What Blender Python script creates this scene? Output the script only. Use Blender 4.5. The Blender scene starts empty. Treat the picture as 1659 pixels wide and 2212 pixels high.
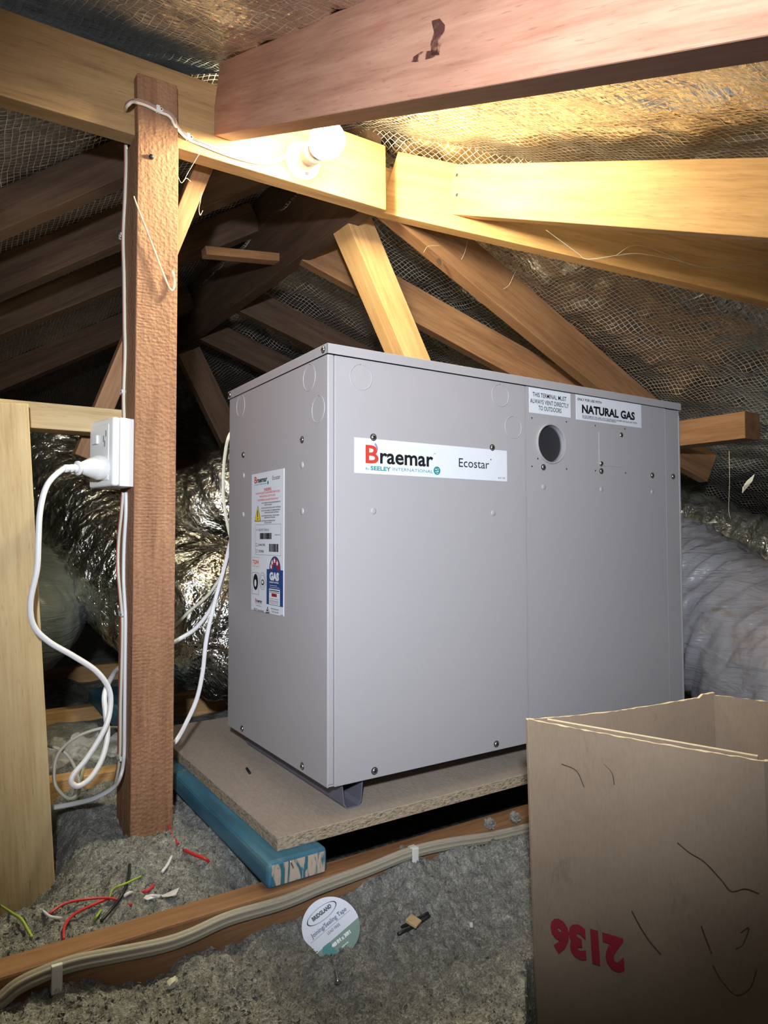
import bpy, bmesh, math, random
import numpy as np
from mathutils import Vector, Matrix, Quaternion
random.seed(7)
S = bpy.context.scene
COL = S.collection
# ---------------------------------------------------------------- camera
CAM = Vector((-0.48503535, -0.89586450, 0.36361843))
R_ = Vector((0.83772776, -0.54608326, -0.00229511))
U_ = Vector((-0.01816397, -0.03206474, 0.99932073))
F_ = Vector((0.54578592, 0.83711703, 0.03678056))
FP, PX, PY = 1492.43314, 829.5, 1106.0
cd = bpy.data.cameras.new('camera'); cam = bpy.data.objects.new('camera', cd); COL.objects.link(cam)
cd.sensor_fit = 'HORIZONTAL'; cd.sensor_width = 36; cd.lens = 36 * FP / 1659; cd.clip_start = .02; cd.clip_end = 60
m = Matrix.Identity(4)
for i in range(3):
    m[i][0] = R_[i]; m[i][1] = U_[i]; m[i][2] = -F_[i]; m[i][3] = CAM[i]
cam.matrix_world = m
S.camera = cam
# ---------------------------------------------------------------- world, lamps, exposure
w = bpy.data.worlds.new('world'); S.world = w; w.use_nodes = True
w.node_tree.nodes['Background'].inputs[0].default_value = (.92, .95, 1, 1)
w.node_tree.nodes['Background'].inputs[1].default_value = .05
sd = bpy.data.lights.new('work_lamp', 'SPOT'); so = bpy.data.objects.new('work_lamp', sd); COL.objects.link(so)
so.location = (-.60, -1.03, .57); sd.energy = 110.0; sd.color = (.90, .945, 1.0)
sd.spot_size = math.radians(79); sd.spot_blend = 1.0; sd.shadow_soft_size = .025
so.rotation_euler = (Vector((.11, 0, .54)) - Vector(so.location)).to_track_quat('-Z', 'Y').to_euler()
BULB = 760.0
S.view_settings.view_transform = 'Standard'; S.view_settings.look = 'None'
S.view_settings.exposure = 0.0; S.view_settings.gamma = 1.0; S.view_settings.use_curve_mapping = False

# ---------------------------------------------------------------- helpers
def ray(u, v): return F_ + R_ * ((u - PX) / FP) - U_ * ((v - PY) / FP)
def on(u, v, ax, val):
    i = 'xyz'.index(ax); d = ray(u, v); return CAM + d * ((val - CAM[i]) / d[i])
def at(u, v, dist): return CAM + ray(u, v) * dist
def onpl(u, v, a, b, c):          # plane z = a + b x + c y
    d = ray(u, v); t = (a + b * CAM.x + c * CAM.y - CAM.z) / (d.z - b * d.x - c * d.y); return CAM + d * t
def onpn(u, v, P, n):
    d = ray(u, v); return CAM + d * ((P - CAM).dot(n) / d.dot(n))

def link(name, me, mat=None, parent=None, M=None, smooth=False, recenter=True):
    if mat is not None:
        me.materials.clear(); me.materials.append(mat)
    if smooth:
        for p in me.polygons: p.use_smooth = True
    o = bpy.data.objects.new(name, me); COL.objects.link(o)
    if M is None:
        M = Matrix.Identity(4)
        if recenter and len(me.vertices):
            xs = [v.co for v in me.vertices]
            c = Vector(((min(v.x for v in xs) + max(v.x for v in xs)) / 2, (min(v.y for v in xs) + max(v.y for v in xs)) / 2, min(v.z for v in xs)))
            me.transform(Matrix.Translation(-c)); M = Matrix.Translation(c)
    o.matrix_world = M
    if parent is not None:
        o.parent = parent; o.matrix_parent_inverse = parent_m(parent).inverted(); o.matrix_basis = M
    return o
def parent_m(p):
    return p['_m'] and Matrix([p['_m'][i * 4:i * 4 + 4] for i in range(4)]) if '_m' in p else p.matrix_basis.copy() if p.parent is None else p.matrix_basis.copy()
def tag(o, label, cat, group=None, kind=None):
    if label: o['label'] = label
    if cat: o['category'] = cat
    if group: o['group'] = group
    if kind: o['kind'] = kind
    return o
def empty(name, loc, label, cat, group=None):
    o = bpy.data.objects.new(name, None); COL.objects.link(o); o.location = loc; o.empty_display_size = .05
    return tag(o, label, cat, group)
def new(bm):
    me = bpy.data.meshes.new('m'); bmesh.ops.recalc_face_normals(bm, faces=bm.faces[:]); bm.to_mesh(me); bm.free(); return me
def box(bm, x0, x1, y0, y1, z0, z1, bev=0, M=None, seg=2):
    vs = [bm.verts.new((x, y, z)) for x in (x0, x1) for y in (y0, y1) for z in (z0, z1)]
    fs = [bm.faces.new([vs[i] for i in f]) for f in ((0, 1, 3, 2), (4, 6, 7, 5), (0, 4, 5, 1), (2, 3, 7, 6), (0, 2, 6, 4), (1, 5, 7, 3))]
    bmesh.ops.recalc_face_normals(bm, faces=fs)
    if bev:
        es = list({e for f in fs for e in f.edges})
        r = bmesh.ops.bevel(bm, geom=es, offset=bev, segments=seg, affect='EDGES', profile=.5)
        vs = list({v for f in r['faces'] for v in f.verts} | {v for v in vs if v.is_valid})
    if M is not None:
        for v in vs: v.co = M @ v.co
    return vs
def mbox(name, c, mat, parent=None, bev=.001, **k):
    bm = bmesh.new(); box(bm, *c, bev); return link(name, new(bm), mat, parent, **k)
def spline(pts, n=10):
    P = [Vector(p) for p in pts]; P = [P[0] * 2 - P[1]] + P + [P[-1] * 2 - P[-2]]; out = []
    for i in range(1, len(P) - 2):
        a, b, c, d = P[i - 1:i + 3]
        for k in range(n):
            t = k / n
            out.append(.5 * ((2 * b) + (c - a) * t + (2 * a - 5 * b + 4 * c - d) * t * t + (-a + 3 * b - 3 * c + d) * t ** 3))
    out.append(P[-2]); return out
def sweep(bm, path, prof, nrm=None, cap=True, scale=None):
    """prof: list of (a,b) in frame (side, normal); nrm: fixed normal direction to keep the profile flat on a surface"""
    rings = []; N = None; n = len(path)
    for i, p in enumerate(path):
        T = (path[min(i + 1, n - 1)] - path[max(i - 1, 0)]).normalized()
        if nrm is not None:
            q = nrm(i / (n - 1)) if callable(nrm) else nrm
            N = (q - T * q.dot(T)).normalized()
        elif N is None:
            a = Vector((0, 0, 1)) if abs(T.z) < .9 else Vector((1, 0, 0)); N = (a - T * a.dot(T)).normalized()
        else: N = (N - T * N.dot(T)).normalized()
        B = T.cross(N); s = scale(i / (n - 1)) if scale else 1
        rings.append([bm.verts.new(p + B * a * s + N * b * s) for a, b in prof])
    k = len(prof); fs = []
    for r0, r1 in zip(rings, rings[1:]):
        for j in range(k): fs.append(bm.faces.new((r0[j], r0[(j + 1) % k], r1[(j + 1) % k], r1[j])))
    if cap: bm.faces.new(rings[0][::-1]); bm.faces.new(rings[-1])
    return rings
def circ(r, n=12, ry=None): return [(r * math.cos(2 * math.pi * i / n), (ry or r) * math.sin(2 * math.pi * i / n)) for i in range(n)]
def tube(name, pts, r, mat, parent=None, n=8, prof=None, nrm=None, smooth=True, seg=12, scale=None):
    bm = bmesh.new(); sweep(bm, spline(pts, n), prof or circ(r, seg), nrm, scale=scale); return link(name, new(bm), mat, parent, smooth=smooth)
def lathe(bm, A, axis, prof, n=32):
    axis = axis.normalized(); a = Vector((0, 0, 1)) if abs(axis.z) < .9 else Vector((1, 0, 0))
    X = (a - axis * a.dot(axis)).normalized(); Y = axis.cross(X); rings = []
    for r, h in prof:
        if r < 1e-6: rings.append([bm.verts.new(A + axis * h)])
        else: rings.append([bm.verts.new(A + axis * h + X * r * math.cos(2 * math.pi * i / n) + Y * r * math.sin(2 * math.pi * i / n)) for i in range(n)])
    for r0, r1 in zip(rings, rings[1:]):
        for j in range(n):
            q = [r0[j % len(r0)], r0[(j + 1) % len(r0)], r1[(j + 1) % len(r1)], r1[j % len(r1)]]
            u = []
            for v in q:
                if v not in u: u.append(v)
            if len(u) > 2: bm.faces.new(u)
    return rings
def poly(name, pts, thick, n, mat, parent=None):     # flat polygon (3-D points) extruded by thick along n
    bm = bmesh.new(); a = [bm.verts.new(p) for p in pts]; b = [bm.verts.new(p + n * thick) for p in pts]
    bm.faces.new(a[::-1]); bm.faces.new(b)
    for i in range(len(a)): bm.faces.new((a[i], a[(i + 1) % len(a)], b[(i + 1) % len(a)], b[i]))
    return link(name, new(bm), mat, parent)

# ---------------------------------------------------------------- node materials
class NT:
    def __init__(s, name):
        s.m = bpy.data.materials.new(name); s.m.use_nodes = True; s.t = s.m.node_tree; s.b = s.t.nodes['Principled BSDF']
    def n(s, typ, ins=None, **kw):
        o = s.t.nodes.new(typ)
        for k, v in kw.items(): setattr(o, k, v)
        for k, v in (ins or {}).items():
            if hasattr(v, 'is_output') or hasattr(v, 'links'): s.t.links.new(v, o.inputs[k])
            else: o.inputs[k].default_value = v
        return o
    def math(s, op, a, b=None, c=None):
        d = {0: a}
        if b is not None: d[1] = b
        if c is not None: d[2] = c
        return s.n('ShaderNodeMath', d, operation=op).outputs[0]
    def ramp(s, fac, stops):
        r = s.n('ShaderNodeValToRGB', {0: fac}); e = r.color_ramp.elements
        while len(e) < len(stops): e.new(.5)
        for q, (p, c) in zip(e, stops):
            q.position = p; q.color = c if len(c) == 4 else (*c, 1)
        return r.outputs[0]
    def mix(s, f, a, b, t='MIX'):
        o = s.n('ShaderNodeMix', data_type='RGBA', blend_type=t)
        for k, v in ((0, f), (6, a), (7, b)):
            if hasattr(v, 'links'): s.t.links.new(v, o.inputs[k])
            else: o.inputs[k].default_value = v if not isinstance(v, tuple) or len(v) == 4 else (*v, 1)
        return o.outputs[2]
    def set(s, **k):
        for n_, v in k.items():
            i = s.b.inputs[n_.replace('_', ' ')]
            if hasattr(v, 'links'): s.t.links.new(v, i)
            else: i.default_value = v if not isinstance(v, tuple) or len(v) == 4 else (*v, 1)
    def coord(s, scale=(1, 1, 1), rnd=True):
        tc = s.n('ShaderNodeTexCoord').outputs['Object']
        if rnd:
            oi = s.n('ShaderNodeObjectInfo').outputs['Random']
            off = s.math('MULTIPLY', oi, 37.0)
            cv = s.n('ShaderNodeCombineXYZ', {0: off, 1: off, 2: off}).outputs[0]
            tc = s.n('ShaderNodeVectorMath', {0: tc, 1: cv}, operation='ADD').outputs[0]
        return s.n('ShaderNodeMapping', {0: tc, 3: scale}).outputs[0]
    def noise(s, vec, scale, detail=4, rough=.55, dist=0):
        return s.n('ShaderNodeTexNoise', {'Vector': vec, 'Scale': scale, 'Detail': detail, 'Roughness': rough, 'Distortion': dist}).outputs[0]
    def bump(s, h, dist, strength=1, nrm=None):
        d = {'Height': h, 'Distance': dist, 'Strength': strength}
        if nrm is not None: d['Normal'] = nrm
        return s.n('ShaderNodeBump', d).outputs[0]

def wood(name, dark, mid, light, rough=.6, sawn=0.0, grain=1.0, stain=None, knots=False):
    t = NT(name); c = t.coord((1, 1, 1)); g = t.coord((3, 42, 42)); gf = t.coord((14, 260, 260))
    n1 = t.noise(g, 1.2, 5, .6, .5); n2 = t.noise(gf, 1, 3, .6); n3 = t.noise(c, 5, 3)
    f = t.math('ADD', t.math('MULTIPLY', n1, .65), t.math('MULTIPLY', n2, .35))
    col = t.ramp(f, [(.3, dark), (.5, mid), (.68, light)])
    col = t.mix(t.math('MULTIPLY', t.ramp(n3, [(.35, (0, 0, 0)), (.7, (1, 1, 1))]), .35), col, t.mix(1, col, (.62, .55, .5), 'MULTIPLY'))
    # short dark pores along the grain
    pr = t.ramp(t.noise(t.coord((35, 500, 500)), 1, 2), [(.30, (1, 1, 1)), (.36, (0, 0, 0))])
    col = t.mix(t.math('MULTIPLY', pr, .35), col, (dark[0] * .5, dark[1] * .45, dark[2] * .4))
    if stain:
        sm = t.ramp(t.noise(t.coord((4, 16, 16)), 1, 2), [(.62, (0, 0, 0)), (.72, (1, 1, 1))])
        col = t.mix(t.math('MULTIPLY', sm, .6), col, stain)
    h = t.math('ADD', t.math('MULTIPLY', n2, .5), t.math('MULTIPLY', n1, .5)); nr = t.bump(h, .0012 * grain, .7)
    if sawn:
        v = t.n('ShaderNodeTexVoronoi', {'Vector': t.coord((190, 150, 150)), 'Scale': 1.0}).outputs[0]
        wv = t.n('ShaderNodeTexWave', {'Vector': t.coord((1, .18, .18)), 'Scale': 60.0, 'Distortion': 2.5, 'Detail': 2.0, 'Detail Scale': 3.0}).outputs['Fac']
        mk = t.ramp(t.noise(c, 4, 2), [(.52, (0, 0, 0)), (.62, (1, 1, 1))])
        hh = t.math('ADD', t.math('ADD', t.math('MULTIPLY', v, .7), t.math('MULTIPLY', t.noise(t.coord((90, 160, 160)), 1, 3, .7), .9)), t.math('MULTIPLY', t.math('MULTIPLY', wv, mk), .28))
        nr = t.bump(hh, sawn, 1.0, nr)
    t.set(Base_Color=col, Roughness=rough, Normal=nr, Specular_IOR_Level=.25)
    return t.m
def plain(name, col, rough=.5, metal=0, spec=.5, bumpd=0, bscale=300, **k):
    t = NT(name); c = t.coord()
    n = t.noise(c, 6, 3)
    cc = t.mix(t.math('MULTIPLY', n, .12), (*col, 1), (col[0] * .6, col[1] * .6, col[2] * .6, 1))
    t.set(Base_Color=cc, Roughness=rough, Metallic=metal, Specular_IOR_Level=spec)
    if bumpd: t.set(Normal=t.bump(t.noise(c, bscale, 3), bumpd, .5))
    for a, b in k.items(): t.set(**{a: b})
    return t.m
def foil(name, tint=(.78, .79, .76), cell=.0122, rough=.13, grid=True, wr=.010):
    t = NT(name); c = t.coord(rnd=False)
    wz = t.noise(c, 9, 3); wz2 = t.n('ShaderNodeTexNoise', {'Vector': c, 'Scale': 14.0, 'Detail': 2.0}).outputs['Color']
    wv = t.n('ShaderNodeVectorMath', {0: wz2, 1: (.012, .012, 0)}, operation='MULTIPLY').outputs[0]
    cw = t.n('ShaderNodeVectorMath', {0: c, 1: wv}, operation='ADD').outputs[0]
    sp = t.n('ShaderNodeSeparateXYZ', {0: cw})
    ln = []
    for i in (0, 1):
        a = t.math('MULTIPLY', sp.outputs[i], 1 / cell)
        ln.append(t.math('ABSOLUTE', t.math('SUBTRACT', t.math('FRACT', a), .5)))
    mx = t.math('MAXIMUM', ln[0], ln[1])
    line = t.math('GREATER_THAN', mx, .445)
    pil = t.math('MULTIPLY', t.math('COSINE', t.math('MULTIPLY', ln[0], 3.14159)), t.math('COSINE', t.math('MULTIPLY', ln[1], 3.14159)))
    big = t.noise(c, 11, 4, .55, .6); cr = t.noise(t.coord((30, 90, 30), rnd=False), 1, 4, .6, 1.2); cr2 = t.noise(c, 55, 3, .6, 1.0)
    nr = t.bump(big, wr * 1.6, .8)
    nr = t.bump(cr, wr * .35, .8, nr); nr = t.bump(cr2, wr * .18, .7, nr)
    dirt = t.ramp(t.noise(c, 3.2, 5, .65), [(.55, (0, 0, 0)), (.85, (1, 1, 1))])
    col = t.mix(t.math('MULTIPLY', dirt, .5), (*tint, 1), (.30, .27, .23, 1))
    ro = t.math('ADD', t.math('MULTIPLY', dirt, .25), rough)
    if grid:
        nr = t.bump(pil, .0012, .45, nr)
        nr = t.bump(line, .0008, .5, nr)
        col = t.mix(t.math('MULTIPLY', line, .75), col, (.80, .78, .72, 1)); ro = t.math('ADD', ro, t.math('MULTIPLY', line, .2))
        met = t.math('SUBTRACT', 1, t.math('MULTIPLY', line, .6))
    else: met = 1.0
    t.set(Base_Color=col, Roughness=ro, Metallic=met, Normal=nr)
    return t.m

M = {}
M['pine'] = wood('pine timber', (.36, .20, .085), (.55, .335, .15), (.66, .43, .21), .6)
M['oregon'] = wood('red brown timber', (.16, .078, .038), (.27, .142, .070), (.35, .195, .10), .6)
M['pink'] = wood('pinkish hardwood', (.32, .15, .10), (.46, .24, .165), (.55, .31, .22), .55, stain=(.42, .13, .11))
M['midwood'] = wood('warm brown timber', (.28, .155, .07), (.40, .245, .115), (.48, .31, .155), .6)
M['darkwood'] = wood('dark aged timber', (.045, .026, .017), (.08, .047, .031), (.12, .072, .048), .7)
M['post'] = wood('rough sawn post timber', (.20, .098, .055), (.30, .155, .088), (.38, .21, .12), .75, sawn=.0016)
M['stud'] = wood('yellow stud timber', (.42, .29, .14), (.56, .42, .23), (.64, .50, .30), .7)
M['foil'] = foil('reinforced foil sarking')
M['ductfoil'] = foil('crinkled duct foil', (.80, .80, .77), grid=False, rough=.14, wr=.02)
M['white'] = plain('white plastic', (.74, .75, .76), .35)
M['clip'] = plain('clip plastic', (.72, .72, .70), .4)
M['cablewhite'] = plain('white cable sheath', (.70, .70, .74), .4)
M['cablegrey'] = plain('aged grey cable sheath', (.34, .31, .25), .6)
M['cream'] = plain('cream cable', (.66, .64, .52), .45)
M['red'] = plain('red insulation', (.55, .03, .03), .4)
M['black'] = plain('black insulation', (.01, .01, .012), .45)
M['greenyel'] = plain('green and yellow insulation', (.35, .50, .06), .45)
M['label'] = plain('label white', (.72, .76, .84), .35)
M['ink'] = plain('black ink', (.008, .008, .010), .5)
M['redink'] = plain('red ink', (.55, .05, .03), .5)
M['teal'] = plain('teal ink', (.02, .25, .27), .5)
M['blueink'] = plain('blue ink', (.015, .055, .20), .5)
M['yellow'] = plain('warning yellow', (.80, .60, .03), .5)
M['steel'] = plain('zinc screw', (.55, .56, .58), .25, 1)
M['darksteel'] = plain('dark metal', (.05, .05, .055), .4, .6)
M['void'] = plain('dark cavity', (.02, .02, .024), .7)
M['flue'] = plain('flue grey', (.13, .13, .17), .45)
M['web'] = plain('cobweb', (.62, .55, .42), .8)
M['string'] = plain('hairy string', (.62, .52, .34), .9)
M['leaf'] = plain('pale shred', (.75, .74, .60), .7)
M['greenink'] = plain('green print', (.02, .13, .08), .4)
M['darkgreen'] = plain('dark green print', (.01, .06, .055), .4)
M['white2'] = plain('white card', (.62, .66, .80), .4)
M['boxred'] = plain('red box print', (.27, .012, .03), .6)
# painted sheet metal
t = NT('heater grey paint'); c = t.coord(rnd=False)
t.set(Base_Color=t.mix(t.math('MULTIPLY', t.noise(c, 3, 4, .6), .18), (.385, .375, .40, 1), (.33, .32, .34, 1)), Roughness=.38, Metallic=.0,
      Normal=t.bump(t.noise(c, 900, 2), .0002, .25), Specular_IOR_Level=.5)
M['heater'] = t.m
# blue painted timber
t = NT('blue stained timber'); c = t.coord((3, 30, 30)); c2 = t.coord()
n = t.noise(c, 1.3, 4)
col = t.ramp(n, [(.3, (.02, .085, .145)), (.5, (.04, .165, .26)), (.7, (.12, .25, .31))])
col = t.mix(t.ramp(t.noise(c2, 12, 3), [(.66, (0, 0, 0)), (.7, (1, 1, 1))]), col, (.45, .28, .15, 1))
t.set(Base_Color=col, Roughness=.55, Normal=t.bump(n, .001, .6)); M['blue'] = t.m
t = NT('blue timber end grain'); c = t.coord((1, 1, 1)); n = t.noise(t.coord((90, 90, 22)), 1, 3, .5, 1.5)
t.set(Base_Color=t.ramp(n, [(.44, (.03, .15, .20)), (.52, (.50, .40, .33)), (.8, (.56, .46, .38))]), Roughness=.8, Normal=t.bump(n, .001, .6)); M['blueend'] = t.m
# particle board
t = NT('particle board'); c = t.coord((1, 1, 1)); v = t.n('ShaderNodeTexVoronoi', {'Vector': t.coord((1, .5, 1.3)), 'Scale': 260.0, 'Randomness': 1.0})
n = t.noise(c, 8, 4)
col = t.mix(v.outputs['Color'], (.38, .32, .265, 1), (.47, .40, .34, 1)); col = t.mix(t.math('MULTIPLY', n, .5), col, (.27, .22, .185, 1))
t.set(Base_Color=col, Roughness=.8, Normal=t.bump(v.outputs[0], .0012, .35)); M['board'] = t.m
t = NT('particle board edge'); v = t.n('ShaderNodeTexVoronoi', {'Vector': t.coord((.5, .5, 1.2)), 'Scale': 420.0})
n = t.noise(t.coord((120, 120, 320)), 1, 3, .7)
t.set(Base_Color=t.ramp(n, [(.3, (.12, .085, .06)), (.45, (.38, .30, .21)), (.7, (.52, .43, .32))]), Roughness=.9, Normal=t.bump(n, .004, 1)); M['boardedge'] = t.m
# cardboard
t = NT('corrugated cardboard'); c = t.coord(rnd=False); n = t.noise(c, 5, 5, .6); nf = t.noise(t.coord((400, 400, 90)), 1, 2)
col = t.ramp(t.math('ADD', t.math('MULTIPLY', n, .7), t.math('MULTIPLY', nf, .3)), [(.3, (.21, .155, .11)), (.6, (.28, .21, .15)), (.8, (.32, .25, .18))])
sm = t.ramp(t.noise(t.coord((5, 5, 3), rnd=False), 1, 6, .75, 2.5), [(.60, (0, 0, 0)), (.66, (1, 1, 1)), (.70, (0, 0, 0))])
col = t.mix(t.math('MULTIPLY', sm, .3), col, (.10, .075, .055, 1))
t.set(Base_Color=col, Roughness=.85, Normal=t.bump(n, .003, .4)); M['card'] = t.m
M['cardedge'] = plain('torn cardboard edge', (.58, .48, .33), .9, bumpd=.002, bscale=200)
M['cardin'] = plain('cardboard inside', (.40, .29, .17), .85)
# insulation
t = NT('cellulose insulation'); c = t.coord(rnd=False)
n = t.noise(c, 60, 5, .75); n2 = t.noise(c, 420, 3, .7); n3 = t.noise(c, 7, 3)
col = t.ramp(t.math('ADD', t.math('MULTIPLY', n, .5), t.math('MULTIPLY', n2, .5)), [(.33, (.11, .112, .108)), (.50, (.27, .272, .26)), (.66, (.64, .64, .60))])
col = t.mix(t.math('MULTIPLY', n3, .3), col, (.25, .24, .21, 1))
t.set(Base_Color=col, Roughness=.95, Specular_IOR_Level=.1, Normal=t.bump(t.math('ADD', n, n2), .006, .8)); M['insul'] = t.m
# ducts
def ductmat(name, a, b, dirt, rough):
    t = NT(name); c = t.coord(rnd=False); n = t.noise(t.coord((5, 5, 5), rnd=False), 1, 4, .6)
    s = t.ramp(t.noise(t.coord((7, 7, 7), rnd=False), 1, 5, .7, 1.5), [(.56, (0, 0, 0)), (.68, (1, 1, 1))])
    col = t.mix(n, a, b); col = t.mix(t.math('MULTIPLY', s, dirt), col, (.20, .14, .09, 1))
    t.set(Base_Color=col, Roughness=rough, Normal=t.bump(t.noise(t.coord((9, 9, 40), rnd=False), 1, 3, .6, .8), .012, .6)); return t.m
M['ductgrey'] = ductmat('grey duct sleeve', (.36, .36, .38), (.27, .27, .31), .55, .33)
M['ductdark'] = ductmat('dark grey duct sleeve', (.14, .16, .15), (.09, .10, .10), .2, .4)
t = NT('clear plastic film'); t.set(Base_Color=(.9, .9, .9), Roughness=.08, Alpha=.28, Normal=t.bump(t.noise(t.coord(), 30, 4), .01, 1)); M['film'] = t.m
t = NT('glowing bulb'); t.set(Base_Color=(.9, .9, .85), Emission_Color=(1.0, .92, .60), Emission_Strength=BULB); M['bulb'] = t.m

# ---------------------------------------------------------------- noise for meshes
def vnoise(x, y, sc, seed):
    r = np.random.RandomState(seed); T = r.rand(256, 256)
    X = x / sc + 1000.3; Y = y / sc + 1000.7; xi = np.floor(X).astype(int); yi = np.floor(Y).astype(int); fx = X - xi; fy = Y - yi
    fx = fx * fx * (3 - 2 * fx); fy = fy * fy * (3 - 2 * fy)
    g = lambda a, b: T[a % 256, b % 256]
    return (g(xi, yi) * (1 - fx) + g(xi + 1, yi) * fx) * (1 - fy) + (g(xi, yi + 1) * (1 - fx) + g(xi + 1, yi + 1) * fx) * fy
def gridmesh(X, Y, Z):
    ny, nx = X.shape; me = bpy.data.meshes.new('m')
    vs = np.stack([X, Y, Z], -1).reshape(-1, 3)
    i = np.arange((ny - 1) * (nx - 1)); a = (i // (nx - 1)) * nx + i % (nx - 1)
    f = np.stack([a, a + 1, a + nx + 1, a + nx], -1)
    me.from_pydata(vs.tolist(), [], f.tolist()); me.update(); return me

# ================================================================= STRUCTURE
HP = (1.205 - .455 * .27, 0, .455)                 # hip end plane (near)
RP = (1.352, -.435, 0)                             # right roof plane
LP = (1.137 + .497 * .194 + .1 * .5 + .004, .497, -.1)   # left roof plane
def roofsheet(name, P, x0, x1, y0, y1, label, keep, step=.012, ang=0, amp=.004):
    a, b, c = P
    xs = np.arange(x0, x1 + step, step); ys = np.arange(y0, y1 + step, step); X, Y = np.meshgrid(xs, ys)
    n = Vector((-b, -c, 1)).normalized()
    ex = Vector((1, 0, b)).normalized(); ey = n.cross(ex)
    O = Vector((x0, y0, a + b * x0 + c * y0))
    Z = a + b * X + c * Y
    D = (vnoise(X, Y, .09, 3) - .5) * 2 + (vnoise(X * 1.3, Y, .035, 4) - .5) * 1.0 + (vnoise(X, Y * .5, .016, 5) - .5) * .35
    D = D * amp + .003
    P3 = np.stack([X + n.x * D, Y + n.y * D, Z + n.z * D], -1)
    Mx = Matrix(((ex.x, ey.x, n.x, O.x), (ex.y, ey.y, n.y, O.y), (ex.z, ey.z, n.z, O.z), (0, 0, 0, 1)))
    Mi = np.array(Mx.inverted()); L = P3 @ Mi[:3, :3].T + Mi[:3, 3]
    me = gridmesh(L[..., 0], L[..., 1], L[..., 2])
    bm = bmesh.new(); bm.from_mesh(me)
    dead = [f for f in bm.faces if not keep(*(Mx @ f.calc_center_median())[:2])]
    bmesh.ops.delete(bm, geom=dead, context='FACES'); bm.to_mesh(me); bm.free()
    o = link(name, me, M['foil'], M=Mx, smooth=True); o['kind'] = 'structure'; o['label'] = label; return o
hipline = lambda x: .66 - x
roofsheet('ceiling', HP, -1.7, 2.6, -1.9, .64, 'foil lined roof slope over the near rafters',
          lambda x, y: y < min(.62, hipline(x) + .16), amp=.006)
roofsheet('ceiling', RP, .27, 3.5, -1.5, 3.6, 'foil lined roof slope behind the heater on the right', lambda x, y: y > hipline(x) - .2, .014, amp=.013)
roofsheet('ceiling', LP, -3.2, .31, .325, 3.6, 'foil lined roof slope behind the post on the left', lambda x, y: True, .02, amp=.004)
o = mbox('wall_back', (-3.2, 3.6, 3.6, 3.62, -.3, 1.5), M['darkwood'], bev=0); o['kind'] = 'structure'
o = mbox('wall_left', (-3.22, -3.2, -2, 3.62, -.3, 1.2), M['darkwood'], bev=0); o['kind'] = 'structure'
o = mbox('floor', (-3.2, 3.6, -2, 3.6, -.34, -.32), M['board'], bev=0); o['kind'] = 'structure'

# ---------------------------------------------------------------- insulation
prof = [(-.42, -.118), (-.388, -.120), (-.344, -.130), (-.304, -.141), (-.257, -.147), (-.217, -.136), (-.168, -.137), (-.103, -.136), (-.071, -.131), (.003, -.129), (.054, -.116), (.102, -.106), (.173, -.119), (.292, -.125), (.5, -.13)]
px_, pz_ = zip(*prof)
def sm(e0, e1, v):
    q = np.clip((v - e0) / (e1 - e0), 0, 1); return q * q * (3 - 2 * q)
def ground(X, Y):
    fr = np.interp(X, px_, pz_) + .004
    fg = -.142 + .012 * (vnoise(X, Y, .25, 11) - .5)
    k = sm(-.056, -.20, Y); front = fr * (1 - k) + fg * k
    back = -.112 + 0 * X
    back = back + .018 * np.exp(-(((X + .17) / .10) ** 2 + ((Y - .13) / .09) ** 2))          # mound before the post
    back = back - .078 * sm(-.26, -.36, X) * sm(.10, .28, Y)                               # dips round the stud
    back = back - .05 * sm(-.20, -.10, X) * sm(-.02, .02, Y) * (1 - sm(.04, .12, Y))       # hollow beside blue timber
    back = back - .03 * sm(-.10, -.02, X) - .14 * sm(-.03, .01, X) * (1 - sm(1.0, 1.05, X)) * (1 - sm(.5, .6, Y))
    back = back - .012 * sm(.4, .7, Y)
    Z = np.where(Y < -.036, front, back)
    A = 1.0
    dx, dy = .102 + .485, -.299 + .896                                                      # opening the cardboard box stands in
    cr = (X + .485) * dy - (Y + .896) * dx
    Z = Z - .16 * sm(-.002, .006, cr) * (1 - sm(-.30, -.285, Y)) * (X > -.4)
    Z = Z + ((vnoise(X, Y, .055, 21) - .5) * .020 + (vnoise(X, Y, .022, 22) - .5) * .014 + (vnoise(X, Y, .010, 23) - .5) * .008 + (vnoise(X, Y, .0045, 24) - .5) * .005) * A
    Z = Z - .036 * np.exp(-(((X + .045) / .045) ** 2 + ((Y + .105) / .030) ** 2)) * (Y < -.036)
    # small pit with dark slot
    Z = Z - .022 * np.exp(-(((X + .01) / .035) ** 2 + ((Y + .16) / .012) ** 2))
    return Z
xs = np.arange(-.62, .52, .0032); ys = np.arange(-.56, .80, .0034); X, Y = np.meshgrid(xs, ys)
Z = ground(X, Y); ins = gridmesh(X, Y, Z)
bm = bmesh.new(); bm.from_mesh(ins)
xs2 = np.arange(-3.2, 3.6, .04); ys2 = np.arange(-2, 3.6, .04); X2, Y2 = np.meshgrid(xs2, ys2); Z2 = ground(X2, Y2) - .0
inn = (X2 > -.60) & (X2 < .50) & (Y2 > -.54) & (Y2 < .78); Z2 = np.where(inn, Z2 - .06, Z2)
far = gridmesh(X2, Y2, Z2); bm.from_mesh(far)
rng = np.random.RandomState(5)
def tet(c, s):
    d = [Vector(rng.normal(size=3)).normalized() * s * rng.uniform(.5, 1.3) for _ in range(4)]
    v = [bm.verts.new(c + q) for q in d]
    for f in ((0, 1, 2), (0, 3, 1), (1, 3, 2), (2, 3, 0)): bm.faces.new([v[i] for i in f])
fx = rng.uniform(-.60, .5, 46000); fy = np.where(rng.rand(46000) < .75, rng.uniform(-.5, .28, 46000), rng.uniform(-.2, .78, 46000)); fz = ground(fx, fy)
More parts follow.
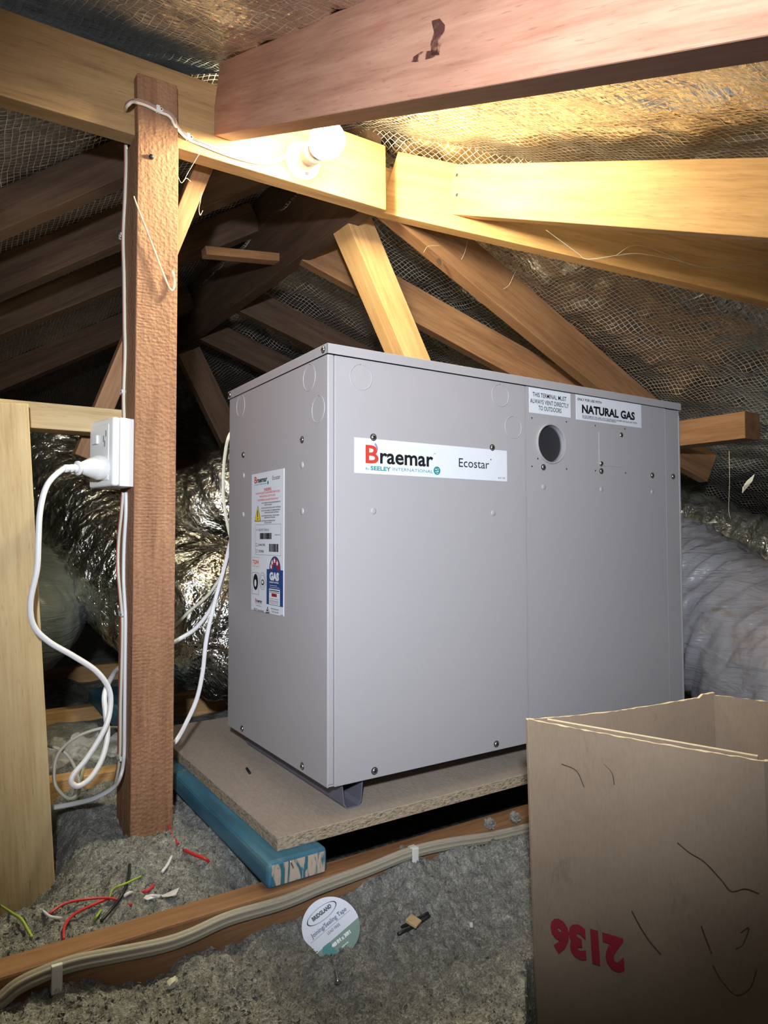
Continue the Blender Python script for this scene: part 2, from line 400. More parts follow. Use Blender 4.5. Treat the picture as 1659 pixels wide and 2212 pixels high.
for a, b, c_ in zip(fx, fy, fz):
    if -.06 < b < -.012: continue
    tet(Vector((a, b, c_ + .0010)), rng.choice([.0010, .0016, .0024, .0042], p=[.35, .35, .2, .1]))
me = bpy.data.meshes.new('m'); bm.to_mesh(me); bm.free()
o = link('loose_insulation', me, M['insul'], recenter=False)
tag(o, 'loose grey cellulose insulation filling the spaces between the ceiling joists', 'insulation', kind='stuff')

# ================================================================= TIMBERS
def beam(name, p0, p1, w, h, mat, label, up=Vector((0, 0, 1)), bev=.0015, cat='timber beam', group=None, cuts=0):
    """p0,p1: centre line of the section, w across, h along up; local X runs along the grain"""
    X = (p1 - p0); L = X.length; X.normalize(); Zv = (up - X * up.dot(X)).normalized(); Yv = Zv.cross(X)
    bm = bmesh.new(); box(bm, 0, L, -w / 2, w / 2, -h / 2, h / 2, bev)
    Mx = Matrix(((X.x, Yv.x, Zv.x, p0.x), (X.y, Yv.y, Zv.y, p0.y), (X.z, Yv.z, Zv.z, p0.z), (0, 0, 0, 1)))
    o = link(name, new(bm), M[mat], M=Mx); tag(o, label, cat, group); return o
V = Vector
# post (split: front leaf runs up over the purlin)
bm = bmesh.new()
vs = box(bm, -.30, .30, 0, 1, 0, 1)
bm.free()
post = beam('post', V((-.183, .30, -.18)), V((-.183, .30, 1.032)), .098, .067, 'post', 'rough sawn upright roof post standing in insulation with the socket fixed to its side', up=V((1, 0, 0)), cat='post')
pl_ = beam('post_tongue', V((-.1835, .262, 1.03)), V((-.186, .262, 1.128)), .022, .066, 'post', None, up=V((1, 0, 0)), cat=None)
pl_.parent = post; pl_.matrix_parent_inverse = post.matrix_basis.inverted()
purlin = beam('purlin', V((-.75, .292, 1.098)), V((.285, .292, 1.106)), .035, .135, 'midwood', 'long horizontal timber crossing the post, carrying the lit bulb on its right end')
beam('timber_block', V((.262, .345, 1.115)), V((.345, .345, 1.115)), .03, .10, 'pine', 'short timber block at the lit end of the bulb timber beside the roof apex', cat='timber block')
# overhead near rafter (hip end slope)
sl = (.66 - 1.08) / (-.688 - .27)
ov0 = V((-.0625, .272, 1.075 + .066)); ov1 = V((-.0625, -1.35, 1.075 + .066 + (-1.62) * .4365))
over = beam('rafter', ov0, ov1, .035, .118, 'pink', 'big pinkish rafter crossing overhead at the top of the photo, nearest the camera', cat='rafter')
# right near jack rafter lit yellow
d0 = V((.437, .232, 1.101)); d1 = V((.437, -.95, 1.101 - 1.182 * .447))
beam('rafter', d0, d1, .035, .098, 'pine', 'bright yellow rafter nailed to the right hip rafter just under the foil', cat='rafter')
# hip rafter to the right
h0 = V((.335, .335, 1.130)); h1 = V((1.45, -.78, 1.130 - 1.115 * .466))
beam('hip_rafter', h0, h1, .035, .135, 'pine', 'long hip rafter running down right from the apex behind the bright yellow rafter', cat='rafter')
# ridge
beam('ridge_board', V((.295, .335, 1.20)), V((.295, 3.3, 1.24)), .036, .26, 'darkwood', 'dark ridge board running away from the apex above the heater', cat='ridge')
# jack rafters right side
j = M['oregon']
beam('rafter', V((.315, .352, 1.105 + .022)), V((1.34, .352, 1.127 - 1.025 * .445)), .036, .100, 'oregon', 'brown rafter slanting down right behind the heater, nearest the apex', cat='rafter')
beam('rafter', V((.313, .69, 1.115)), V((1.50, .33, 1.115 - 1.187 * .458)), .036, .09, 'oregon', 'brown rafter passing behind the lit strut above the heater', cat='rafter')
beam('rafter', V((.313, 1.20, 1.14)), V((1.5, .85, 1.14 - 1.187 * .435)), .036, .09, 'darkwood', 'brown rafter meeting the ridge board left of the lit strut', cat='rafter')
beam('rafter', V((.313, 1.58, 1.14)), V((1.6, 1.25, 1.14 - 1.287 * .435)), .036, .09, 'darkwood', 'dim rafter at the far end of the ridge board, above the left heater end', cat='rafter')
# left plane rafters: tops lie on LP
def lrafter(pa, pb, h, label, mat, ext0=.4, x1=.278, w=.036):
    A = onpl(*pa, *LP); B = onpl(*pb, *LP); d = (B - A)
    B2 = A + d * ((x1 - A.x) / d.x); A2 = A - d.normalized() * ext0
    o = V((0, 0, -h / 2 - .004)); return beam('rafter', A2 + o, B2 + o, w, h, mat, label, cat='rafter')
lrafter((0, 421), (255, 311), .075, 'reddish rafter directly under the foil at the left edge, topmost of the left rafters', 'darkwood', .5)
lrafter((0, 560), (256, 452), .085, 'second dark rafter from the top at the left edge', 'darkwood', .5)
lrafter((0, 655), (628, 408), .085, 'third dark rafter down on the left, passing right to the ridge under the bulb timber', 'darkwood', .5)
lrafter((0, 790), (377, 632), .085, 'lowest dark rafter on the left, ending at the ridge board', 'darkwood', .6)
# small collar piece
A = [on(u, v, 'y', 1.0) for u, v in ((457, 548), (491, 533), (592, 553), (625, 546), (550, 567))]
beam('collar_tie', on(440, 545, 'y', .80), on(600, 560, 'y', .80), .035, .022, 'oregon', 'short light timber tie below the left rafters near the ridge', cat='timber tie')
# struts
def quadbeam(name, fp, y, dep, mat, label, cat):     # front face polygon given on plane y, extruded back
    pts = [on(u, v, 'y', y) for u, v in fp]; d = (pts[3] + pts[2] - pts[0] - pts[1]); d.normalize()
    side = (pts[1] - pts[0]); w = abs((side - d * side.dot(d)).length)
    c0 = (pts[0] + pts[1]) / 2 + V((0, dep / 2, 0)); c1 = (pts[2] + pts[3]) / 2 + V((0, dep / 2, 0))
    return beam(name, c0, c0 + (c1 - c0) * 1, dep, w, mat, label, up=V((0, 1, 0)).cross(d), cat=cat)
s0 = V((.318, .467, 1.115)); sdir = (on(906, 776, 'y', .43) - on(790, 500, 'y', .43)).normalized()
P0 = on(788, 500, 'y', .43)
beam('strut', P0 - sdir * .035 + V((0, .035, 0)), P0 + sdir * 1.2 + V((0, .035, 0)), .07, .068, 'pine', 'lit yellow strut leaning from the roof apex down behind the heater', up=V((1, 0, .3)), cat='strut')
a = on(445, 352, 'y', .37); b = on(247, 838, 'y', .37); dd = (b - a).normalized()
beam('strut', a + V((0, .02, 0)) - dd * .01, b + dd * .13 + V((0, .04, 0)), .035, .032, 'oregon', 'thin lit brace leaning behind the post from the bulb timber', up=V((1, 0, 0)), cat='strut')
a = on(405, 760, 'y', 1.5); b = on(505, 965, 'y', 1.5)
beam('strut', a, a + (b - a) * 2.2, .04, .085, 'darkwood', 'dim strut going down from the far end of the ridge board, left of the heater', up=V((1, 0, .3)), cat='strut')
# horizontal rail + stud
beam('rail', V((-.95, .346, .558)), V((-.2165, .346, .560)), .05, .042, 'stud', 'horizontal rail behind the post, level with the top of the socket', cat='rail')
a = on(65, 940, 'y', .285); b = on(122, 1960, 'y', .285); dd = (b - a).normalized(); a = a - dd * .045 + V((-.0575, .0175, 0)); b = b + dd * .05 + V((-.0575, .0175, 0))
beam('stud', a, b, .035, .115, 'stud', 'pale yellow stud leaning at the left edge of the photo beside the power cord', up=V((1, 0, 0)), cat='stud')
# stub purlin at right
beam('purlin', V((1.235, .045, .642)), V((1.235, 2.0, .652)), .07, .068, 'oregon', 'sawn timber end sticking out right of the heater above the grey duct')
# joists
jl = ['near ceiling joist under the grey flat cable in front of the heater', 'ceiling joist behind the post, lit between the cable loops', 'second ceiling joist behind the post, seen between stud and post', 'farthest ceiling joist seen through the gap left of the post']
for k, (yc, l) in enumerate(zip((-.037, .575, 1.15, 1.80), jl)):
    beam('joist', V((-3.0, yc, -.155)), V((3.2, yc, -.155)), .040, .12, 'oregon' if k == 0 else 'pine', l, cat='joist', bev=.003)
# blue timbers under the board
def blue(x, label):
    o = beam('support_timber', V((x, -.047, -.0775)), V((x, 1.2, -.0775)), .088, .035, 'blue', label, cat='support timber', bev=.006)
    bm = bmesh.new(); box(bm, -.001, .0, -.039, .039, -.0135, .0135, 0)
    link('end_grain', new(bm), M['blueend'], o, M=o.matrix_basis.copy())
blue(-.069, 'blue stained timber under the corner of the particle board, its end on the near joist')
# particle board
bo = mbox('particle_board', (-.088, 1.02, -.022, .622, -.060, -.042), M['board'], bev=.0006)
tag(bo, 'grey brown particle board platform carrying the heater', 'board')
for c_ in ((-.0885, 1.0205, -.0225, -.0218, -.0592, -.0428), (-.0887, -.0878, -.022, .622, -.0592, -.0428)):
    mbox('board_edge', c_, M['boardedge'], bo, bev=0)

# ================================================================= HEATER
H = .65; W = .862; D = .405
ht = empty('gas_heater', (W / 2, D / 2, -.042), 'large grey metal gas ducted heater cabinet standing on the particle board', 'heater')
hm = M['heater']
def rect_hole(bm, x0, x1, z0, z1, cx, cz, r, y0, y1, n=32):
    s = r * 1.35; outer = []; inner = []
    for i in range(n):
        a = 2 * math.pi * i / n; c_, s_ = math.cos(a), math.sin(a); k = s / max(abs(c_), abs(s_)); outer.append((cx + c_ * k, cz + s_ * k)); inner.append((cx + c_ * r, cz + s_ * r))
    for y in (y0, y1):
        O = [bm.verts.new((a, y, b)) for a, b in outer]; I = [bm.verts.new((a, y, b)) for a, b in inner]
        for i in range(n): bm.faces.new((O[i], O[(i + 1) % n], I[(i + 1) % n], I[i]))
        if y == y0: I0 = I
    for i in range(n): bm.faces.new((I0[i], I0[(i + 1) % n], I[(i + 1) % n], I[i]))
    for c4 in ((x0, cx - s, z0, z1), (cx + s, x1, z0, z1), (cx - s, cx + s, z0, cz - s), (cx - s, cx + s, cz + s, z1)): box(bm, c4[0], c4[1], y0, y1, c4[2], c4[3])
T = .003
mbox('side_panel', (0, T, .0008, D, 0, .636), hm, ht, bev=.0008)
mbox('side_panel', (W - T, W, .0008, D, 0, .636), hm, ht, bev=.0008)
mbox('back_panel', (T, W - T, D - T, D, 0, .636), hm, ht, bev=.0005)
mbox('base_panel', (T, W - T, T, D - T, 0, .003), hm, ht, bev=.0005)
mbox('corner_strip', (.0006, .0105, 0, .004, .004, .636), hm, ht, bev=.0012)
fp = mbox('front_panel', (.0112, .4015, -.0012, .003, 0, .6355), hm, ht, bev=.001)
bm = bmesh.new(); rect_hole(bm, .4045, .809, 0, .6355, .4655, .5355, .035, -.0012, .0025)
fp2 = link('front_panel', new(bm), hm, ht)
mbox('inner_panel', (.398, .83, .006, .008, .003, .62), M['void'], ht, bev=0)
mbox('end_strip', (.8105, .857, -.0004, .003, 0, .6355), hm, ht, bev=.001)
mbox('end_flange', (.857, .8625, -.001, .008, .01, .625), hm, ht, bev=.0015)
bm = bmesh.new()
box(bm, -.0025, W + .0025, -.0035, D + .002, .6495, .6515, .0007)
box(bm, -.0025, W + .0025, -.0035, -.0022, .6365, .6505, .0004)
box(bm, -.0025, -.0012, -.0035, D + .002, .6365, .6505, .0004)
box(bm, W + .0012, W + .0025, -.0035, D + .002, .6365, .6505, .0004)
lid = link('lid', new(bm), hm, ht)
# runners (open U channels)
def runner(x0, x1):
    w = x1 - x0; pr = []
    o = [(x0, 0), (x0 + .004, -.035), (x0 + .009, -.0415), (x1 - .009, -.0415), (x1 - .003, -.035), (x1, 0)]
    i = [(x1 - .0018, 0), (x1 - .0048, -.034), (x1 - .0098, -.0398), (x0 + .0098, -.0398), (x0 + .0058, -.034), (x0 + .0018, 0)]
    P = o + i; bm = bmesh.new(); A = [bm.verts.new((a, .012, b)) for a, b in P]; B = [bm.verts.new((a, D - .01, b)) for a, b in P]
    for k in range(len(P)): bm.faces.new((A[k], A[(k + 1) % 12], B[(k + 1) % 12], B[k]))
    for k in range(5):
        bm.faces.new((A[k], A[k + 1], A[10 - k], A[11 - k])); bm.faces.new((B[k], B[k + 1], B[10 - k], B[11 - k]))
    link('foot_rail', new(bm), M['flue'], ht)
runner(.030, .068); runner(.79, .828)
# flue outlet
bm = bmesh.new(); A = V((.4655, 0, .5355))
lathe(bm, A, V((0, -1, 0)), [(.0345, -.06), (.0345, .0045), (.0365, .0050), (.0372, .0035), (.0372, -.001)], 40)
fl = link('flue_outlet', new(bm), hm, ht, smooth=False)
bm = bmesh.new(); lathe(bm, A, V((0, -1, 0)), [(0, -.03), (.015, -.027), (.028, -.018), (.0343, -.004)], 40)
link('outlet_plug', new(bm), M['flue'], fl, smooth=True)
# knockouts: pressed rings
def ring(name, c, n, R, r, mat, parent, a0=0, a1=2 * math.pi, k=40):
    n = n.normalized(); X = V((0, 0, 1)); Y = n.cross(X); pts = [c + X * R * math.cos(a0 + (a1 - a0) * i / k) + Y * R * math.sin(a0 + (a1 - a0) * i / k) for i in range(k + 1)]
    bm = bmesh.new(); sweep(bm, pts, circ(r, 6)); return link(name, new(bm), mat, parent, smooth=True)
for x, z in ((.057, .608), (.342, .6115), (.372, .558)): ring('knockout', V((x, -.0012, z)), V((0, -1, 0)), .0195, .0009, hm, ht)
for y, z in ((.060, .612), (.346, .614), (.030, .558)): ring('knockout', V((-.0001, y, z)), V((-1, 0, 0)), .0205, .0007, hm, ht)
def dome(name, c, n, r, h, mat, parent, cross=False):
    bm = bmesh.new(); lathe(bm, c, n, [(r * 1.0, 0), (r * .97, h * .4), (r * .75, h * .8), (r * .4, h * .97), (0, h)], 20)
    o = link(name, new(bm), mat, parent, smooth=True)
    if cross:
        bm = bmesh.new(); X = V((0, 0, 1)); Y = n.cross(X)
        for a, b in ((X, Y), (Y, X)):
            P = [c + n * (h * .9) + a * s * r * .45 + b * q * r * .13 for s, q in ((-1, -1), (1, -1), (1, 1), (-1, 1))]
            v0 = [bm.verts.new(p) for p in P]; v1 = [bm.verts.new(p + n * .0004) for p in P]
            bm.faces.new(v1); bm.faces.new(v0)
            for k in range(4): bm.faces.new((v0[k], v0[(k + 1) % 4], v1[(k + 1) % 4], v1[k]))
        link('screw_slot', new(bm), M['darksteel'], o)
        bm = bmesh.new(); lathe(bm, c, n, [(r * 1.25, 0), (r * 1.25, .0006), (r * .9, .0007)], 20); link('washer', new(bm), M['darksteel'], o)
    return o
yn = V((0, -1, 0)); xn = V((-1, 0, 0))
for x, z in ((.079, .5175), (.322, .5185), (.446, .491), (.666, .567), (.605, .507), (.605, .492), (.764, .491), (.835, .492), (.080, .011), (.326, .011), (.842, .011), (.62, .011)):
    dome('screw', V((x, -.0012, z)), yn, .0046, .003, M['steel'], ht, True)
for x, z in ((.079, .404), (.323, .405), (.446, .455), (.604, .456), (.763, .457)): dome('plug_button', V((x, -.0012, z)), yn, .0050, .0016, hm, ht)
for y, z in ((.084, .518), (.331, .519), (.081, .010), (.330, .011)): dome('screw', V((0, y, z)), xn, .0046, .003, M['steel'], ht, True)
for y in (.009, .397): dome('screw', V((-.0025, y, .644)), xn, .0046, .003, M['steel'], ht, True)
for y, z in ((.084, .478), (.083, .405), (.33, .48), (.331, .407)): dome('plug_button', V((0, y, z)), xn, .0052, .002, hm, ht)
bm = bmesh.new()
for k_, (x, z) in enumerate(((.418, .579), (.508, .580), (.490, .564), (.432, .506), (.417, .491), (.507, .491), (.589, .58), (.678, .581), (.588, .492), (.678, .492))):
    bm = bmesh.new(); lathe(bm, V((x, -.0011, z)), yn, [(.0016, 0), (.0016, .0003), (0, .0003)], 10)
    link('pilot_hole', new(bm), M['void'], fp2)
# cover plate
pts = []
for cx_, cz_, a0 in ((.6685, .5655, 0), (.6035, .5655, 90), (.6035, .508, 180), (.6685, .508, 270)):
    for k in range(6):
        a = math.radians(a0 + k * 18); pts.append(V((cx_ + .005 * math.cos(a), -.0012, cz_ + .005 * math.sin(a))))
poly('cover_plate', pts, .0012, yn, hm, ht)

# ---- lettering
def text_mesh(s, bold=0.0, res=3):
    cu = bpy.data.curves.new('t', 'FONT'); cu.body = s; cu.size = 1; cu.offset = bold; cu.resolution_u = res; cu.extrude = 0
    o = bpy.data.objects.new('t', cu); COL.objects.link(o); dg = bpy.context.evaluated_depsgraph_get()
    me = bpy.data.meshes.new_from_object(o.evaluated_get(dg)); bpy.data.objects.remove(o); bpy.data.curves.remove(cu); return me
def put_text(s, O, ex, ey, n, width, cap, mat, parent, bold=0.0, xh=False, name='lettering', lift=.0006):
    """left end of baseline O, width and cap height in metres"""
    me = text_mesh(s, bold); co = np.array([v.co[:] for v in me.vertices])
    x0, x1 = co[:, 0].min(), co[:, 0].max()
    sx = width / (x1 - x0); sy = cap / (.52 if xh else .70)
    q = [O + ex * ((c_[0] - x0) * sx) + ey * (c_[1] * sy) + n * lift for c_ in co]
    for v, p in zip(me.vertices, q): v.co = p
    return link(name, me, mat, parent)
EX, EZ = V((1, 0, 0)), V((0, 0, 1))
def ft(s, l, b, tp, r, mat, par, bold=0.0, xh=False):     # on the front face, from photo pixels of baseline-left, cap top, right end
    O = on(l, b, 'y', -.002); w_ = on(r, b, 'y', -.002).x - O.x; h_ = on(l, tp, 'y', -.002).z - O.z
    return put_text(s, O, EX, EZ, yn, w_, h_, mat, par, bold, xh)
lb = mbox('brand_label', (.045, .3558, -.0018, -.0010, .4610, .5150), M['label'], ht, bev=.0002)
q = lambda X_, Y_: (740 + X_ / 4.366, 920 + Y_ / 4.366)
ft('B', *q(215, 345), q(0, 178)[1], q(338, 0)[0], M['redink'], lb, .02)
for k, r in enumerate((6, 12, 18)):
    c0 = on(*q(288, 213), 'y', -.0022)
    pts = [c0 + V(((r + 26) / 4.366 / 1230 * math.cos(a), 0, (r + 26) * 1.15 / 4.366 / 1230 * math.sin(a))) for a in np.linspace(-1.1, 1.15, 12)]
    tube('logo_arc', pts, .00035, M['blueink'], lb, n=1, seg=5)
ft('raemar', *q(352, 350), q(0, 245)[1], q(853, 0)[0], M['ink'], lb, .022, True)
ft('TM', *q(857, 268), q(0, 257)[1], q(876, 0)[0], M['ink'], lb)
ft('By', *q(215, 412), q(0, 390)[1], q(252, 0)[0], M['teal'], lb)
ft('SEELEY', *q(262, 415), q(0, 378)[1], q(453, 0)[0], M['teal'], lb, .03)
ft('INTERNATIONAL', *q(470, 422), q(0, 392)[1], q(850, 0)[0], M['teal'], lb, -.003)
gc = on(*q(890, 422), 'y', -.002)
bm = bmesh.new(); lathe(bm, gc, yn, [(.0068, 0), (.0068, .0003), (0, .0003)], 28); link('globe_emblem', new(bm), M['teal'], lb)
for k, (dx, dz, w_, h_) in enumerate(((-.002, .002, .003, .0016), (.002, .0025, .0022, .001), (.0015, -.001, .003, .0018), (-.0025, -.002, .002, .0012), (.0005, -.004, .003, .001))):
    mbox('emblem_patch', (gc.x + dx - w_ / 2, gc.x + dx + w_ / 2, gc.y - .0006, gc.y - .0003, gc.z + dz - h_ / 2, gc.z + dz + h_ / 2), M['label'], lb, bev=0)
ft('Ecostar', *q(1095, 385), q(0, 302)[1], q(1380, 0)[0], M['ink'], lb)
bm = bmesh.new(); lathe(bm, on(*q(1399, 318), 'y', -.0022), yn, [(.0011, 0), (.0011, .0003), (0, .0003)], 12); link('registered_mark', new(bm), M['ink'], lb)
ft('623115F', *q(1465, 498), q(0, 482)[1], q(1530, 0)[0], M['ink'], lb)
tl = mbox('terminal_label', (.4113, .5195, -.0018, -.0010, .5885, .6345), M['label'], ht, bev=.0002)
ft('THIS TERMINAL MUST', 1149.9, 855.9, 846.3, 1223, M['ink'], tl, .006)
ft('ALWAYS VENT DIRECTLY', 1144.8, 869.5, 860, 1228, M['ink'], tl, .006)
ft('TO OUTDOORS', 1162.7, 885.4, 876, 1212.2, M['ink'], tl, .006)
gl = mbox('gas_label', (.5345, .7300, -.0018, -.0010, .5870, .6352), M['label'], ht, bev=.0002)
ft('ONLY FOR USE WITH', 1246.6, 864.2, 859, 1298.8, M['ink'], gl, .02)
ft('NATURAL GAS', 1256.7, 891, 874.2, 1370.6, M['ink'], gl, .04)
ft('DO NOT REMOVE THIS LABEL UNTIL THE APPLIANCE HAS BEEN INSTALLED AND TESTED', 1257.3, 899.6, 896.3, 1375.6, M['ink'], gl, .01)
ft('TO BE INSTALLED ONLY BY AN AUTHORISED PERSON.', 1257.3, 903.4, 900.2, 1330.8, M['ink'], gl, .01)
# tall sticker on the side
sk = mbox('rating_sticker', (-.0010, -.0002, .1490, .2875, .2340, .4785), M['label'], ht, bev=.0002)
EY = V((0, -1, 0))
cs = lambda X_, Y_: (520 + X_ / 6.317, 1000 + Y_ / 6.32)
XS = -.0010
def stx(s, l, b, tp, r, mat, bold=0.0, xh=False):
    O = on(*cs(l, b), 'x', XS); w_ = O.y - on(*cs(r, b), 'x', XS).y; h_ = on(*cs(l, tp), 'x', XS).z - O.z
    return put_text(s, O, EY, EZ, xn, w_, h_, mat, sk, bold, xh, lift=.0003)
def srect(name, l, t_, r, b, mat, lift=.0002, fill=True):
    A = on(*cs(l, t_), 'x', XS); B = on(*cs(l, b), 'x', XS); C = on(*cs(r, b), 'x', XS)
    y1, y0, z1, z0 = A.y, C.y, A.z, B.z
    if fill: return mbox(name, (XS - lift, XS, y0, y1, z0, z1), mat, sk, bev=0)
    bm = bmesh.new(); e = .0005
    for c4 in ((y0, y0 + e, z0, z1), (y1 - e, y1, z0, z1), (y0, y1, z0, z0 + e), (y0, y1, z1 - e, z1)): box(bm, XS - lift, XS, *c4)
    return link(name, new(bm), mat, sk)
stx('B', 190, 280, 195, 221, M['redink'], .02); stx('raemar', 224, 272, 222, 362, M['ink'], .03, True)
stx('Ecostar', 435, 232, 175, 540, M['ink']); stx('By SEELEY INTERNATIONAL', 193, 312, 295, 358, M['teal'], .01)
def sdisc(l, t_, r, b, mat, name='emblem', lift=.0003, rim=0):
    A = on(*cs(l, (t_ + b) / 2), 'x', XS); B = on(*cs(r, (t_ + b) / 2), 'x', XS); z1 = on(*cs((l + r) / 2, t_), 'x', XS).z; z0 = on(*cs((l + r) / 2, b), 'x', XS).z
    cy_, cz_, ry, rz = (A.y + B.y) / 2, (z0 + z1) / 2, abs(A.y - B.y) / 2, (z1 - z0) / 2
    pts = [V((XS, cy_ + ry * math.cos(a), cz_ + rz * math.sin(a))) for a in np.linspace(0, 2 * math.pi, 29)[:-1]]
    if rim:
        bm = bmesh.new(); sweep(bm, pts + [pts[0]], circ(rim, 4), cap=False); return link(name, new(bm), mat, sk)
    return poly(name, pts, lift, xn, mat, sk)
sdisc(362, 245, 384, 292, M['teal'])
stx('WARNING', 318, 380, 345, 418, M['redink'], .03); srect('underline', 318, 384, 418, 388, M['redink'])
stx('TO BE INSTALLED BY AN AUTHORISED PERSON ONLY', 205, 437, 412, 540, M['redink'], .015)
stx('240V ELECTRICAL CIRCUITS INSIDE', 258, 474, 450, 475, M['redink'], .015)
stx('TO BE OPENED BY QUALIFIED PERSONS ONLY', 225, 526, 502, 518, M['redink'], .015)
for s_, l, b, r in (('DO NOT OPERATE THE APPLIANCE BEFORE READING THE', 288, 560, 543), ('INSTRUCTION MANUAL.', 328, 584, 430), ('DO NOT PLACE ARTICLES ON OR AGAINST THE APPLIANCE.', 285, 629, 548),
                    ('DO NOT STORE CHEMICALS OR FLAMMABLE MATERIALS', 285, 664, 540), ('OR SPRAY AEROSOLS NEAR THE APPLIANCE.', 325, 690, 522), ('DO NOT OPERATE WITH PANELS, COVERS OR GUARDS', 285, 734, 525),
                    ('REMOVED FROM THE APPLIANCE.', 325, 758, 472), ('DO NOT ENCLOSE THE APPLIANCE WHEN', 285, 802, 468), ('INSTALLED OUTDOORS.', 325, 826, 422)):
    stx(s_, l, b, b - 18, r, M['ink'], .02)
def stri(pts, mat, lift): return poly('warning_triangle', [on(*cs(*p), 'x', XS) for p in pts], lift, xn, mat, sk)
stri(((235, 580), (190, 800), (275, 800)), M['ink'], .0002); stri(((235, 605), (197, 792), (268, 792)), M['yellow'], .0004)
tr = srect('exclamation_mark', 231, 650, 239, 740, M['ink'], .0006); srect('exclamation_mark', 230, 755, 240, 775, M['ink'], .0006)
srect('data_frame', 202, 845, 548, 1252, M['flue'], .0002, False)
stx('Model', 208, 922, 906, 236, M['ink']); stx('HEATER TQR421N', 245, 932, 900, 385, M['ink'])
def barcode(l, t_, r, b, seed):
    rn = random.Random(seed); A = on(*cs(l, t_), 'x', XS); C = on(*cs(r, b), 'x', XS); z0 = on(*cs(l, b), 'x', XS).z; bm = bmesh.new(); y = A.y
    while y > C.y:
        wd = rn.choice((.0005, .0008, .0013)); box(bm, XS - .0003, XS, max(y - wd, C.y), y, z0, A.z); y -= wd + rn.choice((.0005, .0008, .0012))
    link('barcode', new(bm), M['ink'], sk)
barcode(262, 958, 420, 1040, 1); barcode(388, 1105, 515, 1212, 2)
stx('Manufacture Date', 470, 988, 972, 538, M['ink'], .01)
stx('Serial', 205, 1107, 1092, 228, M['ink'], .01); stx('Number', 205, 1138, 1123, 238, M['ink'], .01); stx('01401740', 243, 1132, 1103, 333, M['ink'], .02)
stx('Product', 205, 1193, 1178, 236, M['ink'], .01); stx('Code', 205, 1221, 1206, 228, M['ink'], .01); stx('273436', 245, 1219, 1188, 315, M['ink'], .02)
srect('model_frame', 163, 1285, 248, 1408, M['redink'], .0002, False); stx('TQR4', 166, 1372, 1322, 243, M['redink'], .02)
sdisc(392, 1275, 545, 1640, M['blueink']); sdisc(402, 1300, 535, 1600, M['boxred'], lift=.0004); sdisc(440, 1385, 500, 1560, M['blueink'], lift=.0005)
srect('rating_panel', 358, 1448, 578, 1925, M['blueink'], .0006); srect('rating_inset', 392, 1712, 537, 1926, M['label'], .0008)
for l, t_ in ((418, 1415), (432, 1360), (464, 1335), (500, 1370)):
    A = on(*cs(l, t_), 'x', XS); pts = [A + V((-.0004, (.0045 if k % 2 == 0 else .002) * math.sin(k * math.pi / 5), (.0045 if k % 2 == 0 else .002) * math.cos(k * math.pi / 5))) for k in range(10)]
    poly('rating_star', pts, .0003, xn, M['label'], sk)
def stx2(*a, **k):
    o = stx(*a, **k); o.matrix_basis = Matrix.Translation((-.0008, 0, 0)) @ o.matrix_basis; return o
stx2('GAS', 400, 1590, 1495, 530, M['label'], .07); stx2('ENERGY RATING', 400, 1634, 1614, 525, M['label'], .03)
for k, (t_, r) in enumerate(((1665, 500), (1690, 530))): srect('fine_print', 400, t_, r, t_ + 5, M['label'], .0008)
srect('inset_heading', 398, 1730, 533, 1742, M['ink'], .0010); srect('inset_heading', 398, 1755, 533, 1761, M['ink'], .0010)
srect('inset_value', 428, 1778, 498, 1822, M['boxred'], .0010)
for t_ in (1845, 1870, 1885, 1905): srect('fine_print', 400, t_, 525, t_ + 4, M['ink'], .0010)
srect('seal_frame', 160, 1492, 246, 1785, M['ink'], .0002, False); sdisc(172, 1515, 236, 1735, M['ink']); sdisc(190, 1590, 214, 1690, M['label'], lift=.0005)
sdisc(256, 1497, 338, 1730, M['ink'], rim=.0003); sdisc(266, 1530, 328, 1700, M['ink'], rim=.0003); sdisc(280, 1590, 318, 1670, M['ink'])
sdisc(288, 1605, 310, 1650, M['label'], lift=.0005)
stx('B', 199, 1897, 1848, 218, M['redink'], .02); stx('raemar', 219, 1898, 1866, 293, M['ink'], .03, True)
srect('fine_print', 202, 1910, 290, 1913, M['ink'])
stx('Manufactured by', 210, 1948, 1934, 285, M['ink']); stx('SEELEY International', 180, 2008, 1978, 315, M['ink'], .01)
stri(((367, 1960), (342, 2048), (393, 2052)), M['ink'], .0002); stri(((367, 1985), (352, 2036), (383, 2038)), M['label'], .0004); sdisc(360, 2000, 374, 2030, M['ink'], lift=.0006)
stx('Warranty & Service', 412, 1994, 1974, 518, M['ink'], .02); stx('1 300 650 644', 418, 2038, 2012, 515, M['ink']); stx('649602', 545, 2084, 2070, 585, M['ink'], .01)

# ================================================================= BULB + HOLDER
Bc = on(652, 349, 'y', .2745); Bb = on(709, 302, 'y', .135); ax = (Bb - Bc).normalized()
lh = empty('bulb_holder', Bc, 'white angled batten bulb holder screwed to the yellow timber', 'lamp holder')
bm = bmesh.new(); lathe(bm, Bc, yn, [(.036, 0), (.0365, .005), (.033, .011), (.022, .015), (0, .016)], 40); bs = link('base', new(bm), M['white'], lh, smooth=True)
s_ = Bc + V((.004, -.0115, -.026)); bm = bmesh.new(); lathe(bm, s_, yn, [(.005, 0), (.0045, .002), (0, .0022)], 16); link('screw_hole', new(bm), M['flue'], bs)
bm = bmesh.new(); L = (Bb - Bc).length
lathe(bm, Bc, ax, [(.020, .004), (.0195, L * .28), (.0175, L * .30), (.0175, L * .36), (.0205, L * .38), (.0205, L * .60), (.018, L * .62)], 32); link('lamp_socket', new(bm), M['white'], lh, smooth=True)
bm = bmesh.new()
lathe(bm, Bc, ax, [(.0245, L * .78), (.0284, L * .90), (.0292, L), (.0275, L + .011), (.022, L + .020), (.012, L + .026), (0, L + .028)], 32)
